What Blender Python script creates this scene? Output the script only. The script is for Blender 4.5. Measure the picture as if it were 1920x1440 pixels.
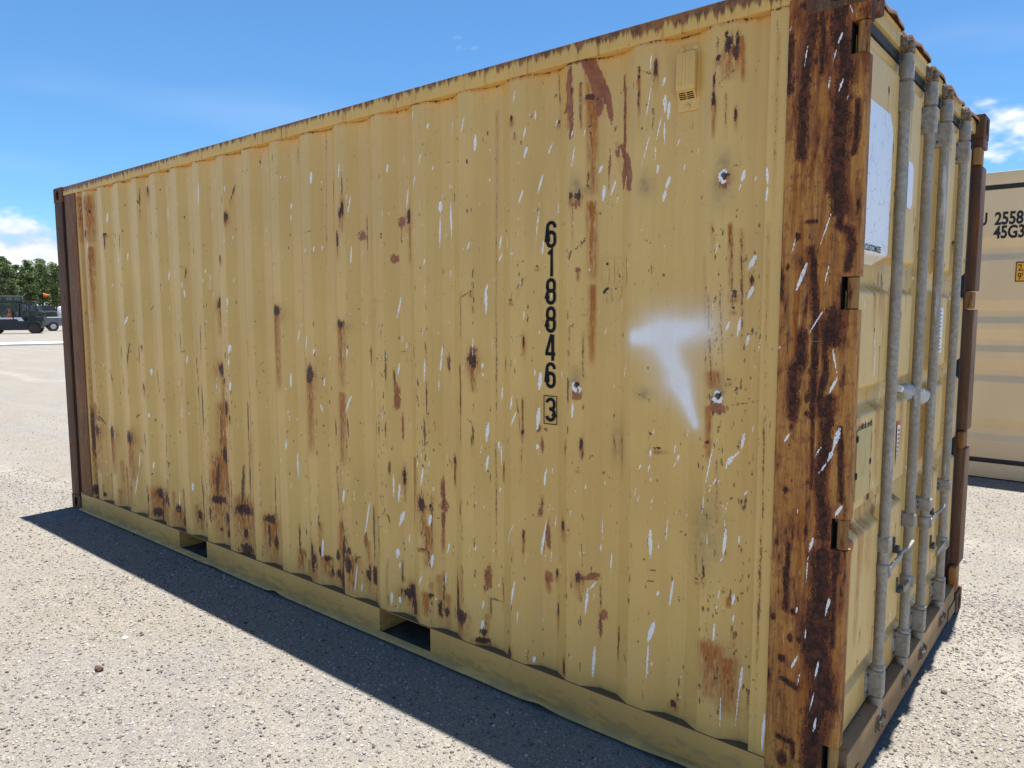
import bpy, bmesh, math, random
import numpy as np
from mathutils import Vector, Matrix

for o in list(bpy.data.objects):
    bpy.data.objects.remove(o, do_unlink=True)
sc = bpy.context.scene
COL = sc.collection
rad = math.radians

# ------------------------------------------------------------------ camera
CAM = (6.6624, -2.2909, 1.6151)
YAW, PITCH, ROLL, FPX = -0.69328, -0.098745, -0.001887, 1383.93
fwd = Vector((math.sin(YAW)*math.cos(PITCH), math.cos(YAW)*math.cos(PITCH), math.sin(PITCH)))
rt0 = Vector((math.cos(YAW), -math.sin(YAW), 0)); up0 = rt0.cross(fwd)
cr_, sr_ = math.cos(ROLL), math.sin(ROLL)
rt = rt0*cr_ + up0*sr_; up = up0*cr_ - rt0*sr_
cd = bpy.data.cameras.new('camera'); cam = bpy.data.objects.new('camera', cd); COL.objects.link(cam)
cam.matrix_world = Matrix(((rt.x, up.x, -fwd.x, CAM[0]), (rt.y, up.y, -fwd.y, CAM[1]), (rt.z, up.z, -fwd.z, CAM[2]), (0, 0, 0, 1)))
cd.sensor_width = 36.0; cd.lens = 36.0*FPX/1920.0; cd.clip_start = 0.05; cd.clip_end = 6000
sc.camera = cam

# ------------------------------------------------------------------ node helpers
class NT:
    def __init__(s, nt): s.nt = nt
    def n(s, t, **k):
        x = s.nt.nodes.new(t)
        for a, b in k.items(): setattr(x, a, b)
        return x
    def put(s, sock, v):
        if v is None: return
        if isinstance(v, bpy.types.NodeSocket): s.nt.links.new(v, sock)
        else:
            if isinstance(v, (tuple, list)) and len(v) == 3 and sock.type == 'RGBA': v = (*v, 1.0)
            sock.default_value = v
    def m(s, op, a, b=None, c=None, clamp=False):
        x = s.n('ShaderNodeMath', operation=op, use_clamp=clamp)
        for i, v in enumerate((a, b, c)): s.put(x.inputs[i], v)
        return x.outputs[0]
    def vm(s, op, a, b=None):
        x = s.n('ShaderNodeVectorMath', operation=op)
        s.put(x.inputs[0], a); s.put(x.inputs[1], b)
        return x.outputs[0]
    def noise(s, vec, scale, detail=4, rough=0.55, lac=2.0, color=False):
        x = s.n('ShaderNodeTexNoise'); s.put(x.inputs['Vector'], vec)
        x.inputs['Scale'].default_value = scale; x.inputs['Detail'].default_value = detail
        x.inputs['Roughness'].default_value = rough; x.inputs['Lacunarity'].default_value = lac
        return x.outputs[1 if color else 0]
    def vor(s, vec, scale, feature='F1', out='Distance', rnd=1.0):
        x = s.n('ShaderNodeTexVoronoi', feature=feature); s.put(x.inputs['Vector'], vec)
        x.inputs['Scale'].default_value = scale; x.inputs['Randomness'].default_value = rnd
        return x.outputs[out]
    def mix(s, fac, a, b, blend='MIX'):
        x = s.n('ShaderNodeMix', data_type='RGBA', blend_type=blend)
        s.put(x.inputs[0], fac); s.put(x.inputs[6], a); s.put(x.inputs[7], b)
        return x.outputs[2]
    def step(s, v, lo, hi):
        x = s.n('ShaderNodeMapRange', interpolation_type='SMOOTHSTEP')
        s.put(x.inputs[0], v); s.put(x.inputs[1], lo); s.put(x.inputs[2], hi)
        return x.outputs[0]
    def lin(s, v, lo, hi, a=0.0, b=1.0):
        x = s.n('ShaderNodeMapRange'); s.put(x.inputs[0], v)
        for i, q in enumerate((lo, hi, a, b)): s.put(x.inputs[i+1], q)
        return x.outputs[0]
    def pos(s): return s.n('ShaderNodeNewGeometry').outputs['Position']
    def sep(s, v):
        x = s.n('ShaderNodeSeparateXYZ'); s.put(x.inputs[0], v); return x.outputs
    def attr(s, name):
        x = s.n('ShaderNodeAttribute', attribute_name=name)
        y = s.n('ShaderNodeSeparateColor'); s.nt.links.new(x.outputs['Color'], y.inputs[0])
        return y.outputs[0], y.outputs[1], y.outputs[2], x.outputs['Alpha']
    def bump(s, h, strength=0.3, dist=0.01, nrm=None):
        x = s.n('ShaderNodeBump'); x.inputs['Strength'].default_value = strength
        x.inputs['Distance'].default_value = dist; s.put(x.inputs['Height'], h)
        if nrm is not None: s.put(x.inputs['Normal'], nrm)
        return x.outputs[0]
    def out(s, color, rough=0.5, metal=0.0, normal=None, spec=0.5, trans=0.0, alpha=None):
        b = s.n('ShaderNodeBsdfPrincipled'); o = s.n('ShaderNodeOutputMaterial')
        s.put(b.inputs['Base Color'], color); s.put(b.inputs['Roughness'], rough); s.put(b.inputs['Metallic'], metal)
        s.put(b.inputs['Specular IOR Level'], spec); s.put(b.inputs['Transmission Weight'], trans)
        if normal is not None: s.put(b.inputs['Normal'], normal)
        if alpha is not None: s.put(b.inputs['Alpha'], alpha)
        s.nt.links.new(b.outputs[0], o.inputs[0]); return b
def newmat(name):
    m = bpy.data.materials.new(name); m.use_nodes = True; m.node_tree.nodes.clear()
    return m, NT(m.node_tree)

# ------------------------------------------------------------------ sky, sun, exposure
SUN = Vector((-0.030, 0.400, 2.591)).normalized()          # towards the sun
elev = math.asin(SUN.z); azim = math.atan2(SUN.x, SUN.y)
w = bpy.data.worlds.new('World'); sc.world = w; w.use_nodes = True; w.node_tree.nodes.clear()
t = NT(w.node_tree)
sky = t.n('ShaderNodeTexSky', sky_type='NISHITA', sun_disc=False)
sky.sun_elevation = elev; sky.sun_rotation = azim
sky.altitude = 0; sky.air_density = 1.0; sky.dust_density = 0.0; sky.ozone_density = 6.0
SKY_STRENGTH = 0.055
CL_BIG, CL_OFF = (0.07, 6.75, 3.05), (6.82, 7.48, 0.3)
d = t.vm('NORMALIZE', t.n('ShaderNodeTexCoord').outputs['Generated'])
dz = t.sep(d)[2]
skyc = t.vm('SCALE', sky.outputs[0]); skyc.node.inputs['Scale'].default_value = SKY_STRENGTH
# low banks of cumulus all round the horizon and thin high streaks above them
skyc = t.vm('MULTIPLY', skyc, (0.76, 1.09, 1.25))
dq = t.vm('MULTIPLY', d, (1.0, 1.0, 1.9))
big = t.noise(t.vm('ADD', dq, CL_BIG), 3.0, 1, 0.5)
cum = t.noise(t.vm('ADD', dq, CL_OFF), 9.0, 4, 0.56)
dens = t.m('ADD', cum, t.m('MULTIPLY', t.m('SUBTRACT', big, 0.5), 0.9))
dens = t.m('ADD', dens, t.lin(dz, 0.02, 0.24, 0.255, -0.235))
cmask = t.step(dens, 0.47, 0.60)
shade = t.m('ADD', t.m('MULTIPLY', cum, 0.8), t.lin(dz, 0.03, 0.20, -0.02, 0.14))
ccol = t.mix(t.step(shade, 0.36, 0.50), (0.25, 0.31, 0.40), (0.44, 0.455, 0.48))
wisp = t.noise(t.vm('ADD', t.vm('MULTIPLY', d, (1.0, 1.0, 5.0)), (2.0, 4.0, 1.0)), 2.6, 2, 0.6)
wm = t.m('MULTIPLY', t.step(wisp, 0.50, 0.78), t.m('MULTIPLY', t.step(dz, 0.10, 0.2), t.lin(dz, 0.2, 0.5, 0.10, 0.0)))
skyc2 = t.mix(wm, skyc, (0.42, 0.46, 0.52))
skyc3 = t.mix(t.m('MULTIPLY', cmask, t.step(dz, 0.0, 0.02)), skyc2, ccol)
bg = t.n('ShaderNodeBackground'); t.put(bg.inputs[0], skyc3); bg.inputs[1].default_value = 1.0
ow = t.n('ShaderNodeOutputWorld'); w.node_tree.links.new(bg.outputs[0], ow.inputs[0])

sl = bpy.data.lights.new('sun', 'SUN'); sl.energy = 5.0; sl.angle = rad(0.53); sl.color = (1.0, 0.955, 0.885)
so = bpy.data.objects.new('sun', sl); COL.objects.link(so)
so.rotation_euler = (-SUN).to_track_quat('-Z', 'Y').to_euler()
so.location = (3, 3, 30)
vs = sc.view_settings
vs.view_transform = 'Standard'; vs.look = 'None'; vs.gamma = 1.0; vs.use_curve_mapping = False
vs.exposure = 1.28
sc.cycles.max_bounces = 6; sc.cycles.diffuse_bounces = 3; sc.cycles.transparent_max_bounces = 12
sc.cycles.use_denoising = True

# ------------------------------------------------------------------ geometry helpers
def link(o, parent=None):
    COL.objects.link(o)
    if parent is not None: o.parent = parent
    return o
def tag(o, label=None, cat=None, group=None, kind=None):
    if label: o['label'] = label
    if cat: o['category'] = cat
    if group: o['group'] = group
    if kind: o['kind'] = kind
    return o
def empty(name, loc=(0, 0, 0), rz=0.0):
    o = bpy.data.objects.new(name, None); o.location = loc; o.rotation_euler = (0, 0, rz); o.empty_display_size = 0.2
    return link(o)
class MB:
    def __init__(s): s.v = []; s.f = []
    def add(s, vs_, fs_):
        k = len(s.v); s.v += [tuple(p) for p in vs_]; s.f += [tuple(i+k for i in q) for q in fs_]; return s
    def bm(s, b):
        b.verts.index_update(); s.add([v.co[:] for v in b.verts], [[v.index for v in f.verts] for f in b.faces]); b.free(); return s
    def box(s, x0, x1, y0, y1, z0, z1, bev=0.0, seg=2, mat=None):
        b = bmesh.new(); bmesh.ops.create_cube(b, size=1.0)
        for v in b.verts: v.co = Vector(((x0+x1)/2+v.co.x*(x1-x0), (y0+y1)/2+v.co.y*(y1-y0), (z0+z1)/2+v.co.z*(z1-z0)))
        if bev > 0: bmesh.ops.bevel(b, geom=b.edges[:], offset=min(bev, 0.45*min(abs(x1-x0), abs(y1-y0), abs(z1-z0))), segments=seg, profile=0.6, affect='EDGES')
        if mat is not None: bmesh.ops.transform(b, matrix=mat, verts=b.verts[:])
        return s.bm(b)
    def cyl(s, p0, p1, r0, r1=None, seg=16, cap=True):
        r1 = r0 if r1 is None else r1
        p0, p1 = Vector(p0), Vector(p1); a = (p1-p0).normalized()
        u = a.cross(Vector((0, 0, 1)) if abs(a.z) < 0.9 else Vector((1, 0, 0))).normalized(); v = a.cross(u)
        vs_ = []
        for p, r in ((p0, r0), (p1, r1)):
            for i in range(seg):
                an = 2*math.pi*i/seg; vs_.append(p+u*(r*math.cos(an))+v*(r*math.sin(an)))
        fs_ = [(i, (i+1) % seg, seg+(i+1) % seg, seg+i) for i in range(seg)]
        if cap: fs_ += [tuple(range(seg))[::-1], tuple(range(seg, 2*seg))]
        return s.add(vs_, fs_)
    def lathe(s, p0, axis, prof, seg=16, squash=None):
        a = Vector(axis).normalized(); u = a.cross(Vector((0, 0, 1)) if abs(a.z) < 0.9 else Vector((1, 0, 0))).normalized(); v = a.cross(u)
        vs_, fs_ = [], []
        for h, r in prof:
            for i in range(seg):
                an = 2*math.pi*i/seg
                vs_.append(Vector(p0)+a*h+u*(r*math.cos(an)*(squash or 1))+v*(r*math.sin(an)))
        for j in range(len(prof)-1):
            for i in range(seg): fs_.append((j*seg+i, j*seg+(i+1) % seg, (j+1)*seg+(i+1) % seg, (j+1)*seg+i))
        fs_ += [tuple(range(seg))[::-1], tuple(range((len(prof)-1)*seg, len(prof)*seg))]
        return s.add(vs_, fs_)
    def prism(s, poly, axis, a, b):
        # poly of 2-D points, extruded along axis 0/1/2 from a to b
        def mk(p, h): q = list(p); q.insert(axis, h); return q
        n = len(poly); vs_ = [mk(p, a) for p in poly]+[mk(p, b) for p in poly]
        fs_ = [tuple(range(n))[::-1], tuple(range(n, 2*n))]+[(i, (i+1) % n, n+(i+1) % n, n+i) for i in range(n)]
        return s.add(vs_, fs_)
    def tube(s, pts, r, seg=8):
        for i in range(len(pts)-1): s.cyl(pts[i], pts[i+1], r, seg=seg)
        return s
    def obj(s, name, mat, parent=None, smooth=True, angle=35):
        me = bpy.data.meshes.new(name); me.from_pydata(s.v, [], s.f); me.update()
        b = bmesh.new(); b.from_mesh(me); bmesh.ops.recalc_face_normals(b, faces=b.faces[:]); b.to_mesh(me); b.free()
        if smooth:
            me.shade_smooth()
            try: me.set_sharp_from_angle(angle=rad(angle))
            except Exception: pass
        if mat is not None: me.materials.append(mat)
        o = bpy.data.objects.new(name, me); return link(o, parent)
def gridmesh(name, P, mat, parent=None, attrs=None, smooth=True):
    # P: (nz, nx, 3) array of points; attrs: {name: (nz, nx, 4)}
    nz, nx = P.shape[:2]
    me = bpy.data.meshes.new(name)
    idx = np.arange(nz*nx).reshape(nz, nx)
    q = np.stack([idx[:-1, :-1], idx[:-1, 1:], idx[1:, 1:], idx[1:, :-1]], -1).reshape(-1, 4)
    me.vertices.add(nz*nx); me.vertices.foreach_set('co', P.astype(np.float32).ravel())
    me.loops.add(q.size); me.loops.foreach_set('vertex_index', q.astype(np.int32).ravel())
    me.polygons.add(len(q)); me.polygons.foreach_set('loop_start', np.arange(0, q.size, 4, dtype=np.int32))
    me.update(calc_edges=True); me.validate()
    for an, A in (attrs or {}).items():
        ca = me.color_attributes.new(an, 'FLOAT_COLOR', 'POINT'); ca.data.foreach_set('color', A.astype(np.float32).ravel())
    if smooth: me.shade_smooth()
    me.materials.append(mat)
    return link(bpy.data.objects.new(name, me), parent)
def vnoise(x, z, seed, fx, fz):
    # smooth value noise on arrays, in -1..1
    r = np.random.default_rng(seed); T = r.uniform(-1, 1, (64, 64))
    a, b = x*fx+50, z*fz+50; i, j = np.floor(a).astype(int), np.floor(b).astype(int); u, v = a-i, b-j
    u, v = u*u*(3-2*u), v*v*(3-2*v); g = lambda p, q: T[p % 64, q % 64]
    return (g(i, j)*(1-u)+g(i+1, j)*u)*(1-v)+(g(i, j+1)*(1-u)+g(i+1, j+1)*u)*v
def textmesh(name, body, mat, parent, size, M4, bold=0.0, shear=0.0, sx=1.0, align='LEFT'):
    cu = bpy.data.curves.new(name, 'FONT'); cu.body = body; cu.size = size; cu.offset = bold; cu.shear = shear; cu.align_x = align
    cu.resolution_u = 6
    tmp = bpy.data.objects.new(name+'_tmp', cu); COL.objects.link(tmp)
    dg = bpy.context.evaluated_depsgraph_get(); dg.update()
    me = bpy.data.meshes.new_from_object(tmp.evaluated_get(dg)); bpy.data.objects.remove(tmp, do_unlink=True); bpy.data.curves.remove(cu)
    me.transform(M4 @ Matrix.Diagonal((sx, 1, 1, 1))); me.materials.clear(); me.materials.append(mat)
    me.name = name
    return link(bpy.data.objects.new(name, me), parent)

# ------------------------------------------------------------------ materials
PAINT1, PAINT2 = (0.735, 0.465, 0.138), (0.680, 0.420, 0.120)
STAIN, PRIMER, DARK, WHITE_ = (0.34, 0.095, 0.014), (0.270, 0.078, 0.024), (0.040, 0.019, 0.013), (0.93, 0.91, 0.87)
def weathered(name, c1=PAINT1, c2=PAINT2, auto=0.0, autodark=0.0, streak=0.35, rough=0.5, extra=None, bumpk=0.25, sx=55, sz=3.0, relief=False, spec=0.35):
    m, t = newmat(name); P = t.pos()
    A = t.attr('wearA'); B = t.attr('wearB'); SP = t.attr('wearC')[0]
    fine = t.noise(P, 190, 3, 0.65)
    mid = t.noise(P, 34, 4, 0.6)
    Ps = t.vm('MULTIPLY', P, (sx, sx, sz)); stk = t.noise(Ps, 1.0, 4, 0.6)
    rag = t.noise(t.vm('MULTIPLY', P, (120, 120, 26)), 1.0, 4, 0.65)
    Pw = t.vm('MULTIPLY', P, (240, 240, 110)); wsn = t.noise(Pw, 1.0, 2, 0.6)
    low = t.noise(P, 1.7, 3, 0.5)
    fm = t.m('ADD', t.m('MULTIPLY', fine, 0.35), t.m('ADD', t.m('MULTIPLY', mid, 0.25), t.m('MULTIPLY', rag, 0.40)))
    thr = lambda v, amp, soft: t.step(t.m('ADD', v, t.m('MULTIPLY', t.m('SUBTRACT', fm, 0.5), amp)), 0.5-soft, 0.5+soft)
    col = t.mix(t.step(low, 0.35, 0.65), c1, c2)
    col = t.mix(t.m('MULTIPLY', t.step(stk, 0.45, 0.72), 0.16), col, (0.47, 0.32, 0.10))
    col = t.mix(t.m('MULTIPLY', t.step(fine, 0.56, 0.72), 0.14), col, (0.78, 0.60, 0.26))
    # soot and dirt, and the darker door bands
    dirt = t.m('MULTIPLY', B[2], t.lin(mid, 0.3, 0.7, 0.35, 1.1))
    col = t.mix(t.m('MULTIPLY', dirt, 0.62, clamp=True), col, (0.115, 0.085, 0.055))
    # fading orange runs
    st = t.m('MULTIPLY', A[1], t.lin(t.m('ADD', t.m('MULTIPLY', stk, 0.5), t.m('MULTIPLY', rag, 0.5)), 0.39, 0.60, 0.22, 1.45))
    if auto > 0:
        an = t.noise(t.vm('MULTIPLY', P, (sx*0.55, sx*0.55, sz*0.6)), 1.0, 6, 0.62)
        st = t.m('MAXIMUM', st, t.m('MULTIPLY', t.step(an, 0.62-0.3*auto, 0.80-0.3*auto), 0.95))
    stc = t.mix(t.step(stk, 0.42, 0.66), STAIN, (0.50, 0.190, 0.028))
    col = t.mix(t.m('MULTIPLY', st, 1.0, clamp=True), col, stc)
    pr = thr(B[0], 4.5, 0.10)
    prc = t.mix(t.step(mid, 0.35, 0.65), PRIMER, (0.37, 0.125, 0.036))
    col = t.mix(pr, col, prc)
    if extra: col = extra(t, P, col, stk, fine, mid)
    th = thr(B[1], 3.4, 0.14)
    col = t.mix(t.m('MULTIPLY', th, 0.88), col, (0.075, 0.042, 0.022))
    dk = thr(A[0], 3.8, 0.09)
    if autodark > 0:
        dn = t.noise(t.vm('MULTIPLY', P, (26, 26, 5)), 1.0, 8, 0.66)
        halo = t.step(t.m('ADD', dn, t.m('MULTIPLY', A[0], 0.34)), 0.60-0.25*autodark, 0.76-0.25*autodark)
        col = t.mix(t.m('MULTIPLY', halo, 0.85), col, (0.190, 0.050, 0.017))
        dk = t.m('MAXIMUM', dk, t.step(dn, 0.72-0.25*autodark, 0.765-0.25*autodark))
    dkc = t.mix(t.step(mid, 0.4, 0.66), DARK, (0.125, 0.042, 0.022))
    col = t.mix(dk, col, dkc)
    # scraped-off paint: bright streaky scratches
    wv = t.m('ADD', A[2], t.m('MULTIPLY', t.m('SUBTRACT', wsn, 0.50), 1.1))
    wh = t.m('MULTIPLY', t.step(wv, 0.44, 0.60), t.step(A[2], 0.05, 0.2))
    whc = t.mix(t.step(wsn, 0.30, 0.46), (0.58, 0.52, 0.42), WHITE_)
    col = t.mix(wh, col, whc)
    # spray-can overspray
    grain = t.noise(P, 520, 2, 0.8)
    sp = t.m('MULTIPLY', SP, t.lin(grain, 0.25, 0.6, 0.40, 1.25), clamp=True)
    col = t.mix(sp, col, (0.93, 0.915, 0.90))
    rg = t.m('ADD', rough, t.m('MULTIPLY', t.m('MAXIMUM', dk, st), 0.35), clamp=True)
    h = t.m('ADD', t.m('MULTIPLY', fine, 0.3), t.m('MULTIPLY', mid, 0.5))
    if relief: h = t.m('ADD', h, t.m('MULTIPLY', dk, t.lin(mid, 0.3, 0.7, -0.2, 1.8)))
    t.out(col, rg, 0.0, t.bump(h, bumpk, 0.004), spec)
    return m
M_wall = weathered('weathered_yellow_paint', rough=0.31, bumpk=0.09, spec=0.5)
def poststreak(t, P, col, stk, fine, mid):
    s1 = t.noise(t.vm('MULTIPLY', P, (150, 150, 11)), 1.0, 3, 0.65)
    s2 = t.noise(t.vm('MULTIPLY', P, (55, 55, 4)), 1.0, 4, 0.65)
    col = t.mix(t.m('MULTIPLY', t.step(s2, 0.50, 0.64), 0.70), col, (0.240, 0.090, 0.026))
    col = t.mix(t.m('MULTIPLY', t.step(s1, 0.54, 0.68), 0.55), col, (0.190, 0.072, 0.024))
    col = t.mix(t.m('MULTIPLY', t.step(s1, 0.42, 0.30), 0.45), col, (0.74, 0.47, 0.14))
    col = t.mix(t.m('MULTIPLY', t.step(mid, 0.52, 0.64), 0.60), col, (0.215, 0.072, 0.024))
    col = t.mix(t.m('MULTIPLY', t.step(fine, 0.56, 0.68), 0.45), col, (0.110, 0.040, 0.020))
    return col
M_post = weathered('rust_streaked_post', (0.58, 0.290, 0.066), (0.41, 0.150, 0.030), auto=0.42, autodark=0.48, rough=0.6, bumpk=0.6, sx=48, sz=2.2, relief=True, extra=poststreak)
def drip(t, P, col, stk, fine, mid):
    z = t.sep(P)[2]
    dn = t.noise(t.vm('MULTIPLY', P, (34, 34, 2)), 1.0, 6, 0.7)
    xx = t.sep(P)[0]; far = t.m('ADD', t.lin(xx, 0.3, 2.0, 0.16, 0.0), t.lin(xx, 4.6, 5.7, 0.0, 0.13))
    r = t.step(t.m('ADD', dn, t.m('ADD', far, t.lin(z, 2.53, 2.588, -0.17, 0.20))), 0.53, 0.66)
    return t.mix(t.m('MULTIPLY', r, 0.92), col, t.mix(t.step(mid, 0.4, 0.6), (0.110, 0.042, 0.022), (0.30, 0.110, 0.032)))
M_toprail = weathered('rust_dripped_rail', auto=0.16, rough=0.55, bumpk=0.4, extra=drip)
def rail_tone(t, P, col, stk, fine, mid):
    z = t.sep(P)[2]
    g = t.step(t.m('ADD', t.noise(t.vm('MULTIPLY', P, (9, 9, 30)), 1, 5, 0.6), t.lin(z, 0.0, 0.15, 0.18, -0.14)), 0.50, 0.66)  # brown patches, denser towards the bottom of the rail
    col = t.mix(t.m('MULTIPLY', g, 0.35), col, (0.17, 0.13, 0.085))
    top = t.step(z, 0.1472, 0.1490)
    return t.mix(t.m('MULTIPLY', top, 0.92), col, (0.105, 0.070, 0.045))
M_rail = weathered('dusty_rail_paint', (0.64, 0.375, 0.105), (0.56, 0.32, 0.09), rough=0.6, bumpk=0.25, extra=rail_tone)
M_brown = weathered('dark_rusted_steel', (0.062, 0.036, 0.024), (0.095, 0.050, 0.030), auto=0.15, autodark=0.55, rough=0.75, bumpk=0.7)
M_flange = weathered('brown_rusted_flange', (0.200, 0.090, 0.042), (0.120, 0.050, 0.028), auto=0.36, autodark=0.25, rough=0.7, bumpk=0.5, extra=poststreak, sx=70)
M_postfar = weathered('maroon_rusted_post', (0.110, 0.048, 0.032), (0.150, 0.075, 0.040), auto=0.2, autodark=0.2, rough=0.6, bumpk=0.4)
M_door = weathered('door_yellow_paint', (0.72, 0.485, 0.165), (0.67, 0.44, 0.145), rough=0.42, bumpk=0.15)
M_header = weathered('header_paint', (0.62, 0.46, 0.19), (0.55, 0.40, 0.15), auto=0.12, autodark=0.16, rough=0.55, bumpk=0.4)
M_sill = weathered('dusty_brown_sill', (0.36, 0.235, 0.115), (0.25, 0.150, 0.075), auto=0.22, autodark=0.12, rough=0.75, bumpk=0.5)
M_knuckle = weathered('hinge_paint', (0.40, 0.25, 0.09), (0.28, 0.14, 0.045), auto=0.45, autodark=0.50, rough=0.85, bumpk=0.5)

def simple(name, c, rough=0.6, metal=0.0, var=0.18, scale=30, bumpk=0.1, c2=None, spec=0.4):
    m, t = newmat(name); P = t.n('ShaderNodeTexCoord').outputs['Object']
    n = t.noise(P, scale, 5, 0.6)
    c2 = c2 or tuple(max(0, x*(1-2*var)) for x in c)
    t.out(t.mix(t.step(n, 0.3, 0.7), c2, c), rough, metal, t.bump(n, bumpk, 0.01), spec)
    return m
def galvanised():
    m, t = newmat('galvanised_steel'); P = t.pos()
    n1 = t.noise(P, 60, 6, 0.7); n2 = t.noise(t.vm('MULTIPLY', P, (40, 40, 4)), 1, 5, 0.6); n3 = t.noise(P, 7, 3, 0.5)
    c = t.mix(t.step(n1, 0.3, 0.7), (0.275, 0.25, 0.21), (0.47, 0.435, 0.375))
    c = t.mix(t.m('MULTIPLY', t.step(n3, 0.45, 0.65), 0.55), c, (0.31, 0.27, 0.21))
    c = t.mix(t.m('MULTIPLY', t.step(n2, 0.62, 0.72), 0.7), c, (0.68, 0.67, 0.65))
    A = t.attr('wearA')
    t.out(c, t.lin(n1, 0.3, 0.7, 0.50, 0.72), 0.25, t.bump(n1, 0.25, 0.003), 0.4); return m
M_galv = galvanised()
M_cast = simple('cast_hardware', (0.30, 0.25, 0.18), 0.6, 0.2, 0.25, 80, 0.5, (0.14, 0.085, 0.05))
M_latch = simple('dark_latch_steel', (0.115, 0.12, 0.13), 0.4, 0.5, 0.2, 90, 0.3)
M_rubber = simple('black_rubber', (0.022, 0.024, 0.030), 0.55, 0, 0.2, 60, 0.3)
M_black = simple('black_print', (0.012, 0.013, 0.016), 0.45, 0, 0.1, 40)
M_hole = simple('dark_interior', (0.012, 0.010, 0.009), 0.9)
M_under = simple('underside_steel', (0.05, 0.045, 0.04), 0.85, 0, 0.3, 20, 0.3)
M_pfloor = simple('pocket_floor', (0.10, 0.085, 0.07), 0.8, 0, 0.3, 14, 0.5)
M_roof = simple('roof_paint', (0.40, 0.30, 0.15), 0.6, 0, 0.15, 9, 0.2)
def inkmat():
    m, t = newmat('worn_black_ink'); P = t.pos()
    n = t.noise(t.vm('MULTIPLY', P, (160, 160, 45)), 1, 5, 0.7)
    t.out(t.mix(t.step(n, 0.70, 0.76), (0.012, 0.013, 0.017), (0.45, 0.33, 0.14)), 0.75, 0, None, 0.15); return m
M_ink = inkmat()
M_ghost = simple('faded_decal_outline', (0.74, 0.49, 0.165), 0.55, 0, 0.05, 40)
def stickermat():
    m, t = newmat('cracked_white_sticker'); P = t.pos()
    wv_ = t.vm('SCALE', t.noise(P, 14, 3, 0.5, color=True)); wv_.node.inputs['Scale'].default_value = 0.05
    pw = t.vm('ADD', P, wv_)
    e = t.vor(t.vm('MULTIPLY', pw, (1, 1.2, 1.7)), 13, 'DISTANCE_TO_EDGE')
    g = t.noise(P, 16, 2, 0.5)
    cr = t.m('MULTIPLY', t.m('SUBTRACT', 1.0, t.step(e, 0.005, 0.022)), t.step(g, 0.46, 0.56))
    yel = t.lin(t.sep(P)[2], 1.84, 1.79, 0.0, 0.55)
    yel.node.clamp = True
    c = t.mix(yel, (0.82, 0.86, 0.92), (0.85, 0.78, 0.62))
    t.out(t.mix(t.m('MULTIPLY', cr, 0.8), c, (0.22, 0.23, 0.25)), 0.35); return m
M_sticker = stickermat()
M_white = simple('white_vinyl', (0.84, 0.86, 0.90), 0.35, 0, 0.03, 30, 0.0)
M_red = simple('red_vinyl', (0.50, 0.055, 0.02), 0.4, 0, 0.05)
M_grey_print = simple('grey_print', (0.12, 0.13, 0.15), 0.5)
M_amber = simple('amber_vinyl', (0.85, 0.40, 0.025), 0.4, 0, 0.03)
def plasticmat():
    m, t = newmat('clear_crumpled_plastic'); P = t.pos(); n = t.noise(P, 90, 3, 0.6)
    b = t.out((0.80, 0.82, 0.82), 0.18, 0, t.bump(n, 0.9, 0.01), 0.5, 0.45); b.inputs['IOR'].default_value = 1.33; return m
M_plastic = plasticmat()

def creampaint():
    m, t = newmat('cream_container_paint'); P = t.pos()
    f = t.noise(P, 230, 4, 0.7); l = t.noise(P, 2.5, 4, 0.5)
    c = t.mix(t.step(l, 0.3, 0.7), (0.78, 0.61, 0.365), (0.73, 0.565, 0.335))
    c = t.mix(t.m('MULTIPLY', t.step(f, 0.5, 0.7), 0.22), c, (0.52, 0.45, 0.33))
    t.out(c, 0.5, 0, t.bump(f, 0.2, 0.003), 0.3); return m
M_cream = creampaint()

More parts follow.
